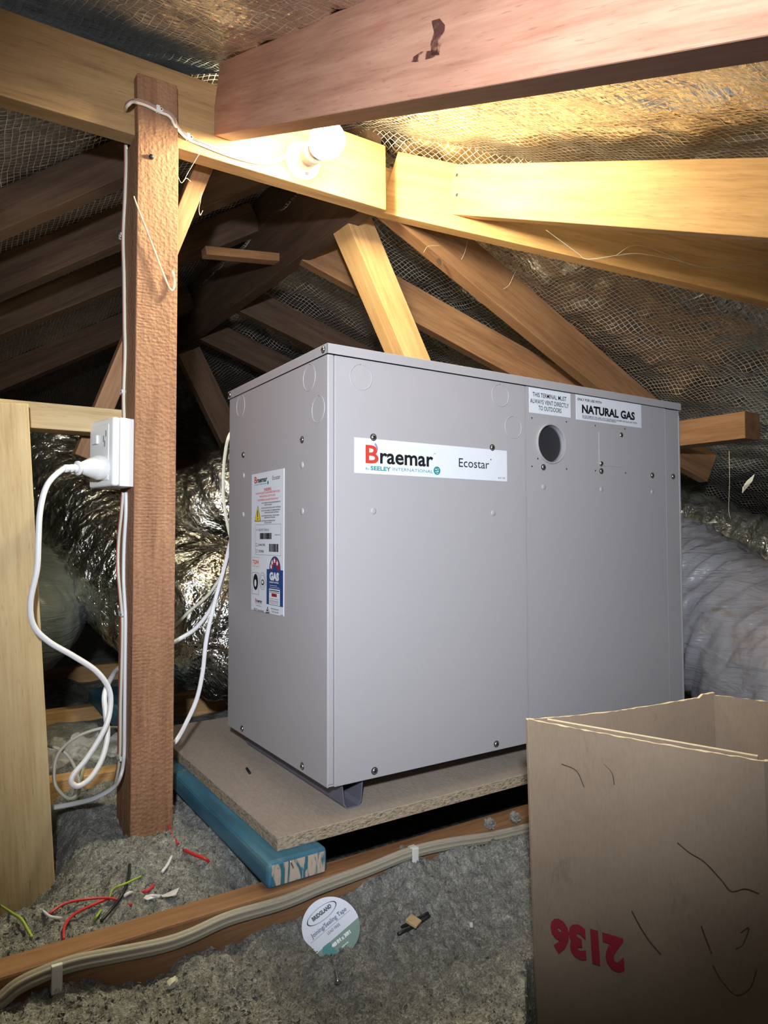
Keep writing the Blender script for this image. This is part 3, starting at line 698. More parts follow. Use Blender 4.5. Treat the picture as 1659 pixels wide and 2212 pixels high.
bmb = bmesh.new(); lathe(bmb, Bc, ax, [(.0165, L * .60), (.018, L * .66), (.0245, L * .78), (.0, L * .781)], 32)
bl = link('light_bulb', new(bm), M['bulb'], smooth=True); tag(bl, 'glowing round white light bulb in the batten holder', 'light bulb'); link('bulb_body', new(bmb), M['white'], bl, smooth=True)

# ================================================================= SOCKET, PLUG, CORDS
c0 = V((-.2165, .257, .501)); ang = math.radians(15)
Mg = Matrix.Translation(c0) @ Matrix.Rotation(ang, 4, 'Z')
sk2 = empty('power_point', c0 - V((0, 0, .055)), 'white surface mounted power point on the left side of the post', 'power point')
def lbox(name, c_, mat, par, bev): 
    bm = bmesh.new(); box(bm, *c_, bev, M=Mg, seg=3); return link(name, new(bm), mat, par)
lbox('mounting_box', (-.022, .006, 0, .082, -.055, .055), M['white'], sk2, .0015)
fpz = lbox('face_plate', (-.0345, -.0226, 0, .082, -.055, .055), M['white'], sk2, .004)
lbox('plate_insert', (-.0355, -.034, .014, .074, -.045, .045), M['white'], fpz, .001)
lbox('switch', (-.0395, -.035, .046, .064, .015, .030), M['white'], fpz, .002)
bm = bmesh.new()
for a, b, w_ in ((.030, .022, .5), (.022, .030, -.5), (.026, .014, 0)): box(bm, -.0358, -.0352, a - .0012, a + .0012, b - .005, b + .005)
bmesh.ops.transform(bm, matrix=Mg, verts=bm.verts[:]); link('socket_slot', new(bm), M['flue'], fpz)
pc = Mg @ V((-.0352, .030, -.024)); pe = on(150, 1012, 'y', .255); pax = (pe - pc).normalized()
plug = empty('power_lead', pc, 'white round power lead plugged into the power point, looping down behind the post', 'power lead')
bm = bmesh.new(); lathe(bm, pc, pax, [(0, 0), (.019, 0), (.0200, .002), (.0195, .014), (.0185, .0145), (.017, .020), (.0115, .033), (.0085, .040), (.0080, .042), (.0112, .0425), (.0112, .0455), (.0070, .046)], 36)
link('plug_body', new(bm), M['white'], plug, smooth=True)
bm = bmesh.new()
lathe(bm, pc, pax, [(.0068, .046), (.0065, .050), (.0045, .0505), (.0045, .052), (.0065, .0525), (.0062, .057), (.0045, .0575), (.0045, .059), (.0062, .0595), (.0060, .066), (.004, .067)], 24)
link('strain_relief', new(bm), M['white'], plug, smooth=True)
P1 = pc + pax * .064
def Y(u, v, y): return on(u, v, 'y', y)
pts = [P1 - pax * .004, P1 + pax * .003, Y(112, 1034, .236), Y(96, 1062, .229), Y(86, 1110, .222), Y(83, 1170, .22), Y(80, 1230, .22), Y(66, 1300, .222), Y(72, 1350, .224), Y(104, 1385, .226), Y(160, 1418, .228), Y(208, 1450, .232), Y(235, 1488, .235), Y(238, 1530, .232), Y(226, 1575, .226), Y(190, 1635, .222), Y(160, 1672, .218),
       Y(154, 1690, .216), Y(170, 1698, .216), Y(196, 1680, .220), Y(220, 1640, .228), Y(232, 1590, .238), Y(228, 1540, .246), Y(226, 1500, .26), Y(240, 1465, .30), Y(262, 1440, .37), Y(320, 1415, .40), Y(385, 1382, .41), Y(430, 1350, .43), Y(468, 1290, .45), Y(490, 1210, .47), Y(505, 1150, .50)]
o = tube('cord', pts, .0042, M['cablewhite'], plug)
# lamp cable (flat twin with red and white stripe)
flat = lambda w_, h_: [(w_ * math.cos(a) + (w_ * .0), h_ * math.sin(a)) for a in np.linspace(0, 2 * math.pi, 13)[:-1]]
def flatcable(name, pts, w_, h_, nrm, mat, label, stripes=True, n=8):
    sp = spline(pts, n); bm = bmesh.new(); pr = [(a * abs(math.cos(math.atan2(b, a))) ** 0 , b) for a, b in flat(w_, h_)]
    sweep(bm, sp, pr, nrm); o = link(name, new(bm), mat, smooth=True); tag(o, label, 'cable')
    if stripes:
        for off, m_ in ((.12, M['red']), (-.35, M['flue'])):
            bm = bmesh.new(); sweep(bm, sp, [(w_ * (off - .13), h_ * 1.02 * .97), (w_ * (off - .13), h_ * 1.09), (w_ * (off + .13), h_ * 1.09), (w_ * (off + .13), h_ * .97)], nrm)
            link('stripe', new(bm), m_, o)
    return o
XL = -.2165 - .0028
def X(u, v, x=XL): return on(u, v, 'x', x)
ypost = .2512 - .004
left_n = V((-1, -.15, 0)); 
ptsA = [X(268, 905), X(267, 850), X(270, 760), X(269, 700), X(268, 600), X(266, 510), X(270, 420), X(272, 350), X(271, 285), X(269, 258)]
ptsB = [Y(274, 228, ypost - .001), Y(292, 219, ypost), Y(318, 226, ypost), Y(342, 238, ypost), Y(362, 246, ypost - .001), Y(373, 256, .246), Y(382, 274, .253), Y(405, 297, .2715), Y(440, 312, .2715), Y(500, 335, .2715), Y(555, 349, .2715), Y(590, 349, .2715), Y(622, 336, .2715)]
def nA(t_): 
    k = min(max((t_ - .42) / .12, 0), 1); return left_n * (1 - k) + V((-.05, -1, 0)) * k
flatcable('lamp_cable', ptsA + ptsB, .0048, .0026, nA, M['cream'], 'flat striped cable clipped up the post and along the beam to the bulb holder')
ptsC = [X(266, 1064), X(262, 1110), X(256, 1170), X(255, 1230), X(260, 1290), X(264, 1340), X(263, 1420), X(260, 1520), X(259, 1620), X(254, 1665), X(246, 1700)]
flatcable('supply_cable', ptsC, .0046, .0026, left_n, M['cream'], 'flat striped supply cable clipped to the post below the power point')
ptsD = [X(272, 1064), X(272, 1110), X(268, 1180), X(267, 1250), X(270, 1310), X(271, 1340), X(270, 1450), X(269, 1560), X(268, 1630), Y(262, 1672, .26), Y(246, 1700, .28), Y(205, 1724, .31), Y(160, 1736, .345), Y(112, 1745, .36), Y(80, 1752, .37)]
flatcable('supply_cable', ptsD, .0045, .0030, None, M['cablewhite'], 'white flat cable beside the striped one, curving left at the foot of the post', False)
def clip(P, n_, s, label, w_=.010, h_=.008, par=None):
    side = V((0, 0, 1)).cross(n_).normalized(); up = n_.cross(side).normalized()
    Mx = Matrix(((side.x, up.x, n_.x, P.x), (side.y, up.y, n_.y, P.y), (side.z, up.z, n_.z, P.z), (0, 0, 0, 1)))
    e = empty('cable_clip', P, label, 'cable clip', 'white clips holding the cables')
    bm = bmesh.new(); box(bm, -w_ / 2, w_ / 2, -h_ / 2, h_ / 2, .0045, .0062, .0007, M=Mx); box(bm, -w_ / 2, -w_ / 2 + .0016, -h_ / 2, h_ / 2, 0, .0055, .0004, M=Mx); box(bm, w_ / 2 - .0016, w_ / 2, -h_ / 2, h_ / 2, 0, .0055, .0004, M=Mx)
    link('saddle', new(bm), M['clip'], e)
    bm = bmesh.new(); lathe(bm, Mx @ V((w_ / 2 + .002, 0, 0)), n_, [(.0032, 0), (.0032, .006), (0, .0068)], 12); nb = link('nail_boss', new(bm), M['clip'], e)
    bm = bmesh.new(); lathe(bm, Mx @ V((w_ / 2 + .002, 0, .0062)), n_, [(.0012, 0), (.0012, .001), (0, .001)], 10); link('nail_head', new(bm), M['darksteel'], nb)
for (u, v, side_, lb_) in ((270, 285, 'x', 'white clip on the side of the post near its top'), (266, 511, 'x', 'white clip on the side of the post halfway between beam and power point'), (268, 848, 'x', 'white clip just above the power point'),
                      (267, 1326, 'x', 'white clip holding both cables well below the power point'), (263, 1636, 'x', 'lowest white clip on the post, holding both cables')):
    clip(X(u, v, -.2168), V((-1, 0, 0)), 1, lb_, .013 if v < 1000 else .020)
for (u, v, yy, lb_) in ((340, 238, .2495, 'white clip on the front of the post holding the lamp cable'), (405, 298, .2742, 'white clip on the beam just right of the post'), (555, 349, .2742, 'white clip on the beam left of the bulb holder')):
    clip(Y(u, v, yy), V((0, -1, 0)), 1, lb_, .006, .012)
# cables behind the heater
def cab(name, pts, r, mat, label, prof=None, nrm=None, cat='cable'):
    o = tube(name, pts, r, mat, prof=prof, nrm=nrm); tag(o, label, cat); return o
cab('data_cable', [at(505, 925, 1.43), at(492, 950, 1.42), at(484, 1000, 1.40), at(482, 1060, 1.39), at(488, 1115, 1.385), at(500, 1170, 1.40)], .003, M['cream'], 'cream flat cable bulging out from behind the heater back edge', flat(.0035, .002), V((0, -1, 0)))
cab('data_cable', [at(500, 1160, 1.42), at(486, 1220, 1.39), at(464, 1300, 1.36), at(446, 1380, 1.33), at(438, 1450, 1.30), at(425, 1510, 1.27), at(402, 1562, 1.24), at(382, 1598, 1.20), at(366, 1612, 1.20)], .003, M['cablewhite'], 'white flat cable hanging beside the heater down to the particle board', flat(.0040, .002), V((-.4, -1, 0)))
cab('data_cable', [at(360, 1368, 1.45), at(378, 1352, 1.45), at(412, 1318, 1.44), at(450, 1285, 1.44), at(480, 1240, 1.44), at(500, 1190, 1.45)], .0034, M['cream'], 'cream cable crossing the gap between post and heater above the power cord')
gz = lambda x, y, dz=.003: V((x, y, float(ground(np.array([x]), np.array([y]))[0]) + dz))
def G(u, v, z=-.115, dz=.004):
    p = on(u, v, 'z', z)
    for _ in range(4):
        zz = float(ground(np.array([p.x]), np.array([p.y]))[0]) + dz; p = on(u, v, 'z', zz)
    return p
coil = [Y(255, 1572, .40), Y(215, 1574, .42), Y(165, 1592, .42), Y(128, 1625, .40), Y(117, 1665, .38), Y(122, 1700, .37), Y(150, 1725, .37), Y(172, 1705, .38), Y(163, 1660, .40), Y(140, 1625, .42), Y(108, 1612, .42), Y(85, 1610, .42)]
cab('coiled_cable', coil, .0028, M['cream'], 'thin cream cable coiled on the insulation behind the post')
cab('flat_strap', [G(183, 1655, dz=.03), G(172, 1690, dz=.02), G(162, 1722, dz=.012), G(155, 1745)], .003, M['cream'], 'short flat cream offcut standing up inside the coiled cable', flat(.007, .0016), V((-.5, -1, 0)), 'offcut')
# wire scraps on insulation
scr = [('wire_offcut', [(105, 1975), (140, 1952), (190, 1942), (240, 1940), (285, 1955)], .0016, 'red', 'long red wire offcut arching over the insulation left of the joist'),
       ('wire_offcut', [(137, 2030), (140, 2000), (160, 1975), (200, 1955), (235, 1940)], .0018, 'red', 'red wire offcut with its end against the near joist'),
       ('wire_offcut', [(302, 1930), (322, 1922), (338, 1906)], .0022, 'red', 'short red wire offcut beside the white shred'),
       ('wire_offcut', [(363, 1752), (364, 1780), (370, 1800), (384, 1822)], .0018, 'red', 'red wire offcut standing at the foot of the post'),
       ('wire_offcut', [(397, 1836), (420, 1846), (445, 1856), (455, 1868)], .0022, 'red', 'red wire offcut lying beside the blue timber'),
       ('wire_offcut', [(280, 1868), (277, 1900), (262, 1935), (240, 1965), (218, 1990)], .0020, 'black', 'black wire offcut on the insulation'),
       ('wire_offcut', [(315, 1888), (275, 1907), (245, 1920), (236, 1940)], .0014, 'greenyel', 'thin green and yellow wire offcut crossing the black one'),
       ('wire_offcut', [(218, 1966), (210, 1978), (203, 1988)], .0016, 'greenyel', 'short green and yellow wire offcut near the black one'),
       ('wire_offcut', [(0, 1955), (25, 1972), (45, 1985), (58, 2005), (68, 2024)], .0018, 'greenyel', 'green and yellow wire offcut at the left edge of the photo'),
       ('wire_offcut', [(93, 1968), (108, 1980), (133, 1984)], .0018, 'cablewhite', 'white wire offcut left of the red offcuts'),
       ('wire_offcut', [(371, 1850), (362, 1868), (350, 1884)], .0022, 'cablewhite', 'white wire offcut near the blue timber'),
       ('wire_offcut', [(268, 1936), (277, 1930), (284, 1928)], .0022, 'cablewhite', 'short white wire offcut by the red one')]
for nme, pp, r, mt, lb_ in scr:
    o = tube(nme, [G(u, v, dz=.0045 + (.004 if 0 < i < len(pp) - 1 else 0)) for i, (u, v) in enumerate(pp)], r, M[mt], n=5); tag(o, lb_, 'wire offcut')
o = poly('plastic_shred', [G(u, v, dz=.006) for u, v in ((302, 1937), (330, 1932), (352, 1934), (372, 1925), (388, 1918), (380, 1934), (362, 1938), (335, 1940), (318, 1945))], .0008, V((0, 0, 1)), M['cablewhite'])
tag(o, 'jagged white plastic shred on the insulation beside the red offcut', 'plastic scrap')
# grey flat cable on the joist
pp = [(-60, 2205), (0, 2162), (41, 2129), (103, 2100), (165, 2079), (247, 2063), (350, 2042), (412, 2021), (495, 1984), (611, 1950), (697, 1915), (794, 1879), (885, 1843), (963, 1824), (1059, 1809), (1141, 1790), (1230, 1768)]
pts = [on(u, v, 'y', -.0625) for u, v in pp]
o = tube('flat_cable', pts, .007, M['cablegrey'], prof=[(.0085 * math.cos(a) * (1 - .0 * math.sin(a)), .0042 * math.sin(a) + (-.0010 if abs(math.cos(a)) < .3 else 0)) for a in np.linspace(0, 2 * math.pi, 21)[:-1]], nrm=V((0, -1, .25)))
tag(o, 'thick grey flat cable clipped along the face of the near joist', 'cable')
for off in (-.0028, .0028):
    bm = bmesh.new(); pr = [(off + a, b + .0032) for a, b in circ(.0024, 8)]; sweep(bm, spline(pts, 8), pr, V((0, -1, .25))); link('cable_rib', new(bm), M['cablegrey'], o, smooth=True)
for (u, v, lb_) in ((120, 2098, 'large white clip over the grey flat cable at lower left'), (888, 1843, 'large white clip over the grey flat cable below the heater')):
    P = on(u, v, 'y', -.0575); e = empty('cable_clip', P, lb_, 'cable clip')
    bm = bmesh.new(); box(bm, P.x - .0055, P.x + .0055, P.y - .0115, P.y - .0100, P.z - .018, P.z + .011, .0012); box(bm, P.x - .0055, P.x + .0055, P.y - .0110, P.y + .0005, P.z + .0098, P.z + .0115, .0006)
    box(bm, P.x - .0055, P.x + .0055, P.y - .0108, P.y + .0005, P.z - .018, P.z - .011, .0008)
    sa = link('saddle', new(bm), M['clip'], e)
    bm = bmesh.new(); lathe(bm, V((P.x, P.y - .0115, P.z - .0145)), yn, [(.0026, 0), (.0022, .0008), (0, .001)], 14); link('nail_head', new(bm), M['steel'], sa)

# ================================================================= DUCTS
def duct(name, path, r, mat, label, ribs=.03, crink=.008, seed=1, nseg=96, ripple=.004, lng=.0):
    P = spline(path, 26); n = len(P); rings = []; N = None; s = 0; bm = bmesh.new()
    for i, p in enumerate(P):
        T = (P[min(i + 1, n - 1)] - P[max(i - 1, 0)]).normalized()
        if i: s += (P[i] - P[i - 1]).length
        if N is None: a = V((0, 0, 1)); N = (a - T * a.dot(T)).normalized()
        else: N = (N - T * N.dot(T)).normalized()
        B = T.cross(N); th = np.linspace(0, 2 * math.pi, nseg + 1)[:-1]
        S_ = np.full_like(th, s)
        w1 = (vnoise(np.cos(th) * r + 3, np.sin(th) * r + S_ * .8 + 2, .07, seed) - .5) * 2
        w2 = 1 - 2 * np.abs(vnoise(np.sin(th) * r * .6 + 5 + S_ * 2.0, np.cos(th) * r * .6 + 1 + S_ * 1.3, .022, seed + 1) - .5) * 2
        w3 = vnoise(S_ * 6 + np.sin(th * 2) * .03, th * .05, .03, seed + 2) - .5
        rr = r + ripple * np.sin(2 * math.pi * (s / ribs + th / (2 * math.pi))) + crink * (.6 * w1 + .45 * w2 * .6 + lng * w3)
        rings.append([bm.verts.new(p + N * (q * math.cos(a)) + B * (q * math.sin(a))) for a, q in zip(th, rr)])
    for r0, r1 in zip(rings, rings[1:]):
        for k in range(nseg): bm.faces.new((r0[k], r0[(k + 1) % nseg], r1[(k + 1) % nseg], r1[k]))
    bm.faces.new(rings[0][::-1]); bm.faces.new(rings[-1])
    o = link(name, new(bm), mat, smooth=True); tag(o, label, 'duct'); return o
duct('flexible_duct', [at(1240, 1180, 2.05), at(1370, 1235, 1.92), at(1520, 1315, 1.75), at(1680, 1440, 1.55), at(1860, 1620, 1.38)], .185, M['ductgrey'], 'fat grey plastic covered duct right of the heater', .045, .016, 3, ripple=.0025, lng=1.3)
duct('flexible_duct', [at(1260, 1100, 2.6), at(1420, 1165, 2.45), at(1600, 1235, 2.3), at(1800, 1320, 2.15)], .20, M['ductfoil'], 'crinkled silver foil duct behind the grey duct on the right', .05, .02, 5, ripple=.006)
duct('flexible_duct', [at(-240, 1200, 2.1), at(-80, 1225, 2.02), at(30, 1262, 1.95), at(72, 1300, 1.88), at(45, 1345, 1.78), at(-60, 1380, 1.70), at(-200, 1400, 1.65)], .135, M['ductdark'], 'dark grey covered duct bend between the stud and the post', .05, .006, 7, ripple=.0015, lng=1.0)
duct('flexible_duct', [at(680, 1400, 1.85), at(560, 1375, 1.80), at(450, 1325, 1.80), at(330, 1262, 1.92), at(205, 1140, 2.15), at(120, 1020, 2.35)], .185, M['ductfoil'], 'large crinkled silver foil duct passing behind the post towards the heater', .055, .016, 9, ripple=.006)
duct('flexible_duct', [at(660, 1000, 2.35), at(560, 1045, 2.3), at(460, 1110, 2.3), at(360, 1130, 2.4), at(240, 1090, 2.6)], .17, M['ductfoil'], 'upper silver foil duct seen behind the cream cable beside the heater', .045, .014, 12, ripple=.006)

# ================================================================= CARDBOARD BOX
zr = .15; A = on(1135, 1553, 'z', zr); B = on(1540, 1505, 'z', zr + .0); C = on(1650, 1645, 'z', zr); Dp = B + (C - A) * 1.0 + V((.0, -.0, 0))
cb = empty('cardboard_box', (A + Dp) / 2 + V((0, 0, -.468)), 'open brown cardboard box with red digits, in the right foreground', 'box')
zb = -.318; th = .0035
lean = V((.012, -.004, 0))
def wall(name, P, Q, out, top0, top1, jag, mat, seed):
    rn = random.Random(seed); n = 44; bm = bmesh.new(); g = []
    for side in (0, 1):
        rows = []
        for k in range(n + 1):
            t_ = k / n; p = P.lerp(Q, t_); z1 = top0 * (1 - t_) + top1 * t_ + jag(t_) + rn.uniform(-.0006, .0006)
            bow = out * (.004 * math.sin(math.pi * t_))
            col_ = []
            for j_ in range(7):
                f = j_ / 6; z = z1 * (1 - f) + zb * f
                col_.append(bm.verts.new(V((p.x, p.y, z)) + lean * f + bow * (1 - f) - out * (th * side)))
            rows.append(col_)
        g.append(rows)
    for side in (0, 1):
        for k in range(n):
            for j_ in range(6): bm.faces.new((g[side][k][j_], g[side][k + 1][j_], g[side][k + 1][j_ + 1], g[side][k][j_ + 1]))
    for k in range(n):
        bm.faces.new((g[0][k][0], g[0][k + 1][0], g[1][k + 1][0], g[1][k][0])); bm.faces.new((g[0][k][6], g[0][k + 1][6], g[1][k + 1][6], g[1][k][6]))
    for k in (0, n):
        for j_ in range(6): bm.faces.new((g[0][k][j_], g[0][k][j_ + 1], g[1][k][j_ + 1], g[1][k][j_]))
    me = new(bm); me.materials.append(mat); me.materials.append(M['cardedge'])
    for p in me.polygons:
        if abs(p.normal.z) > .7 and p.center.z > zb + .05: p.material_index = 1
    me2 = me; o = bpy.data.objects.new(name, me2); COL.objects.link(o)
    c_ = sum((v.co for v in me.vertices), V()) / len(me.vertices); c_.z = zb; me.transform(Matrix.Translation(-c_)); o.parent = cb; o.matrix_parent_inverse = Matrix.Translation(cb.location).inverted(); o.matrix_basis = Matrix.Translation(c_)
    return o
def nrm2(P, Q, inside):
    d = (Q - P); n_ = V((d.y, -d.x, 0)).normalized(); return n_ if n_.dot(inside - P) < 0 else -n_
ctr = (A + Dp) / 2
wf = wall('side_panel', A, C, nrm2(A, C, ctr), zr, zr, lambda t_: 0, M['card'], 1)
wall('side_panel', A, B, nrm2(A, B, ctr), zr, zr - .001, lambda t_: -.0035 * math.sin(t_ * math.pi * 1.3) + (.004 if t_ > .93 else 0), M['card'], 2)
wall('side_panel', B, Dp, nrm2(B, Dp, ctr), zr + .001, zr, lambda t_: .002 if t_ < .3 else 0, M['card'], 3)
wall('side_panel', C, Dp, nrm2(C, Dp, ctr), zr, zr, lambda t_: 0, M['card'], 4)
# folded-in flap behind front rim
nf_ = nrm2(A, C, ctr)
def flap(name, P, Q, off, z0_, z1_, mat):
    pts = [P, Q]; bm = bmesh.new(); v = [V((P.x, P.y, z1_)), V((Q.x, Q.y, z1_)), V((Q.x, Q.y, z0_)), V((P.x, P.y, z0_))]
    return poly(name, [q_ - nf_ * off for q_ in v], -.003, nf_, mat, cb)
flap('inner_flap', A.lerp(C, .10), A.lerp(C, .975), .0055, .06, zr + .0015, M['card'])
pts = [A.lerp(C, t_) - nf_ * .0068 + V((0, 0, .0022)) for t_ in np.linspace(.10, .975, 12)]
bm = bmesh.new(); sweep(bm, pts, circ(.0011, 6)); link('torn_edge', new(bm), M['cardedge'], cb)
# printed digits, upside down
nn = nf_; Pq = A - nn * 0
O = onpn(1347, 2032, A + nn * .006 + lean * .5, nn); E2 = onpn(1189, 1984, A + nn * .006 + lean * .5, nn); exx = (E2 - O); wd = exx.length; exx.normalize(); eyy = nn.cross(exx).normalized()
if eyy.z > 0: eyy = -eyy
put_text('2136', O, exx, eyy, nn, wd, (O - onpn(1345, 2108, A + nn * .006, nn)).length * .93, M['boxred'], wf, .06, lift=.0012, name='printed_number')

# ================================================================= TAPE CORE CARD (disc)
dc = on(713, 2003, 'y', -.092); fw = (CAM - dc).normalized(); nd = (fw * .9 + V((0, 0, .35)) * .2).normalized()
ru = (V((0, 0, 1)) - nd * nd.z).normalized(); rr_ = ru.cross(nd).normalized()
# align right vector with image right
if rr_.dot(R_) < 0: rr_ = -rr_
dist = (dc - CAM).dot(F_); k_ = dist / FP
def dpt(X_, Y_, lift=0): return onpn(620 + X_ / 8.295, 1900 + Y_ / 8.295, dc + nd * lift, nd)
cdx = empty('tape_disc', dc, 'round white and green tape label card stuck in the insulation', 'card disc')
def dpoly(name, pts, l0, th_, mat): return poly(name, [dpt(x, y, l0) for x, y in pts], th_, nd, mat, cdx)
cx_, cy_, rx_, ry_ = 786, 862, 522, 556
el = lambda a: (cx_ + rx_ * math.cos(a), cy_ + ry_ * math.sin(a))
dpoly('card', [el(a) for a in np.linspace(0, 2 * math.pi, 65)[:-1]], 0, -.0012, M['white2'])
# green segment below the chord
c1, c2 = (545, 1290), (1275, 665)
def side(p): return (c2[0] - c1[0]) * (p[1] - c1[1]) - (c2[1] - c1[1]) * (p[0] - c1[0])
arc = [el(a) for a in np.linspace(0, 2 * math.pi, 129)[:-1]]; arc = [p for p in arc if side(p) > 0]
arc.sort(key=lambda p: math.atan2(p[1] - cy_, p[0] - cx_))
dpoly('green_print', arc, .0001, .0003, M['greenink'])
dpoly('pale_green_print', [(640, 1215), (760, 1120), (900, 1290), (915, 1395), (790, 1405), (690, 1385), (640, 1330)], .0003, .0003, M['teal'])
def dtext(s, p0, p1, cap, mat, bold=0.0):
    O = dpt(*p0, .0006); E_ = dpt(*p1, .0006); ex_ = E_ - O; w_ = ex_.length; ex_.normalize(); ey_ = nd.cross(ex_).normalized()
    put_text(s, O, ex_, ey_, nd, w_, cap / 8.295 * k_, mat, cdx, bold, lift=.0002)
dtext('BRIDGLAND', (470, 752), (802, 487), 62, M['ink'], .05)
dtext('Joining/Sealing Tape', (452, 1060), (1072, 545), 72, M['blueink'], .012)
dtext('LEAD FREE', (738, 995), (958, 815), 48, M['ink'])
dtext('48MM x 30M', (820, 1228), (1148, 950), 56, M['label'], .05)
dtext('MADE IN PRC', (990, 1228), (1108, 1125), 24, M['label'], .03)
for p0, p1 in (((430, 1142), (1130, 545)),):
    bm = bmesh.new(); sweep(bm, [dpt(*p0, .0003), dpt(*p1, .0003)], circ(.00016, 5)); link('print_line', new(bm), M['ink'], cdx)
th0 = math.atan2(-(810 - 405), 865 - 370); bm = bmesh.new(); pe_ = []
for a in np.linspace(0, 2 * math.pi, 61):
    x = 318 * math.cos(a); y = 112 * math.sin(a); pe_.append(dpt(620 + x * math.cos(th0) - y * math.sin(th0), 610 + x * math.sin(th0) + y * math.cos(th0), .0004))
sweep(bm, pe_, circ(1.0, 6), cap=False, scale=lambda t_: .00022 + .00055 * abs(math.cos(2 * math.pi * t_)) ** 6); link('logo_ellipse', new(bm), M['darkgreen'], cdx)

# ================================================================= SMALL DETAILS
# string on post
pts = [Y(289, 424, .247), Y(300, 455, .245), Y(316, 495, .244), Y(335, 545, .244), Y(352, 590, .243), Y(366, 622, .243), Y(374, 626, .243), Y(377, 606, .245), Y(372, 585, .246)]
o = tube('string', pts, .0018, M['string'], n=8, scale=lambda t_: .6 + .8 * abs(math.sin(t_ * 21)) * t_); tag(o, 'frayed pale string hanging diagonally down the front of the post', 'string')
o = dome('nail', Y(327, 340, .2505), V((-.3, -1, .1)).normalized(), .004, .006, M['darksteel'], None); tag(o, 'rusty nail in the front of the post', 'nail')
for v_, l in ((378, 'upper nail in the end of the bright yellow rafter'), (421, 'lower nail in the end of the bright yellow rafter')):
    o = dome('nail', on(987, v_, 'x', .4195), V((-1, 0, 0)), .0035, .0015, M['darksteel'], None); tag(o, l, 'nail')
webs = [([at(1180, 497, 1.10), at(1245, 545, 1.12), at(1270, 560, 1.12), at(1330, 552, 1.12), at(1380, 548, 1.12), at(1450, 560, 1.12), at(1530, 578, 1.12), at(1600, 572, 1.12), at(1659, 568, 1.12)], .0009, 'long sagging cobweb strand under the bright yellow rafter'),
        ([at(1330, 552, 1.12), at(1370, 530, 1.12), at(1430, 545, 1.12), at(1500, 575, 1.12), at(1560, 580, 1.12)], .0006, 'thinner cobweb strand tangled with the long sagging one'),
        ([Y(432, 330, .27), Y(420, 350, .27), Y(405, 375, .27), Y(398, 390, .27)], .0006, 'cobweb strand hanging from the beam right of the post'),
        ([Y(378, 362, .25), Y(384, 380, .255), Y(392, 395, .26), Y(402, 385, .26), Y(412, 392, .262)], .0008, 'tangled cobweb clump at the right edge of the post'),
        ([Y(436, 415, .30), Y(433, 435, .30), Y(430, 450, .30), Y(432, 465, .30), Y(438, 455, .30)], .0007, 'small cobweb tuft dangling below the bulb timber'),
        ([Y(1126, 565, .30), Y(1112, 590, .30), Y(1100, 615, .30), Y(1088, 624, .30)], .0008, 'cobweb tuft hanging before the brown rafter behind the heater'),
        ([Y(950, 530, .30), Y(925, 532, .30), Y(915, 545, .30)], .0005, 'curled cobweb thread at the top of the brown rafter'),
        ([Y(1010, 520, .30), Y(1004, 545, .30), Y(997, 560, .30)], .0006, 'wispy cobweb thread hanging under the hip rafter')]
for pts, r, l in webs:
    o = tube('cobweb', pts, r * .65, M['web'], n=6, seg=6, scale=lambda t_: .6 + .6 * abs(math.sin(t_ * 17))); tag(o, l, 'cobweb')
# dangling shred and thread at right
o = tube('cobweb', [at(1575, 975, 1.5), at(1576, 1040, 1.5), at(1574, 1100, 1.5), at(1578, 1120, 1.5)], .0005, M['web'], n=4, seg=5); tag(o, 'single straight cobweb thread hanging from the sawn timber end', 'cobweb')
o = poly('dead_leaf', [at(u, v, 1.5) for u, v in ((1629, 1025), (1624, 1040), (1613, 1050), (1604, 1052), (1603, 1065), (1608, 1046), (1614, 1038))], .001, V((0, -1, 0)), M['leaf']); tag(o, 'pale dry leaf shred hanging in a web at the right edge', 'leaf')
# frayed fibre at end of lit timbers
for i, (u, v) in enumerate(((868, 345), (872, 375), (866, 405), (858, 425))):
    rn = random.Random(i); p = Y(u, v, .318)
    pts = [p + V((rn.uniform(-.006, .006), rn.uniform(-.006, .002), -.007 * k)) for k in range(5)]
    o = tube('fibre_tuft', pts, .0006, M['web'], n=4, seg=5); tag(o, 'pale fibre tuft at the lit timber end gap, ' + ('highest of four', 'second from top', 'third from top', 'lowest of four')[i], 'fibre', 'fibre tufts in the lit timber gap')
# stain marks on overhead rafter
t = NT('dark stain'); c = t.coord((1, 1, 1)); t.set(Base_Color=(.10, .03, .025), Roughness=.8, Alpha=t.ramp(t.noise(c, 60, 4), [(.42, (0, 0, 0)), (.6, (.85, .85, .85))])); M['stain'] = t.m
for pg in (((932, 45), (950, 40), (962, 55), (958, 90), (948, 118), (932, 120), (930, 95), (938, 70)), ((890, 125), (910, 112), (945, 108), (950, 118), (930, 126), (900, 134), (888, 134))):
    poly('stain_mark', [on(u, v, 'x', -.0801) for u, v in pg], .0003, xn, M['stain'], over)
# knot
bm = bmesh.new(); lathe(bm, Y(948, 565, .3338), yn, [(.0075, 0), (.006, .0003), (.003, .0002), (0, 0)], 18); kn = link('knot', new(bm), M['darkwood'], bpy.data.objects['rafter.002'] if 'rafter.002' in bpy.data.objects else None)
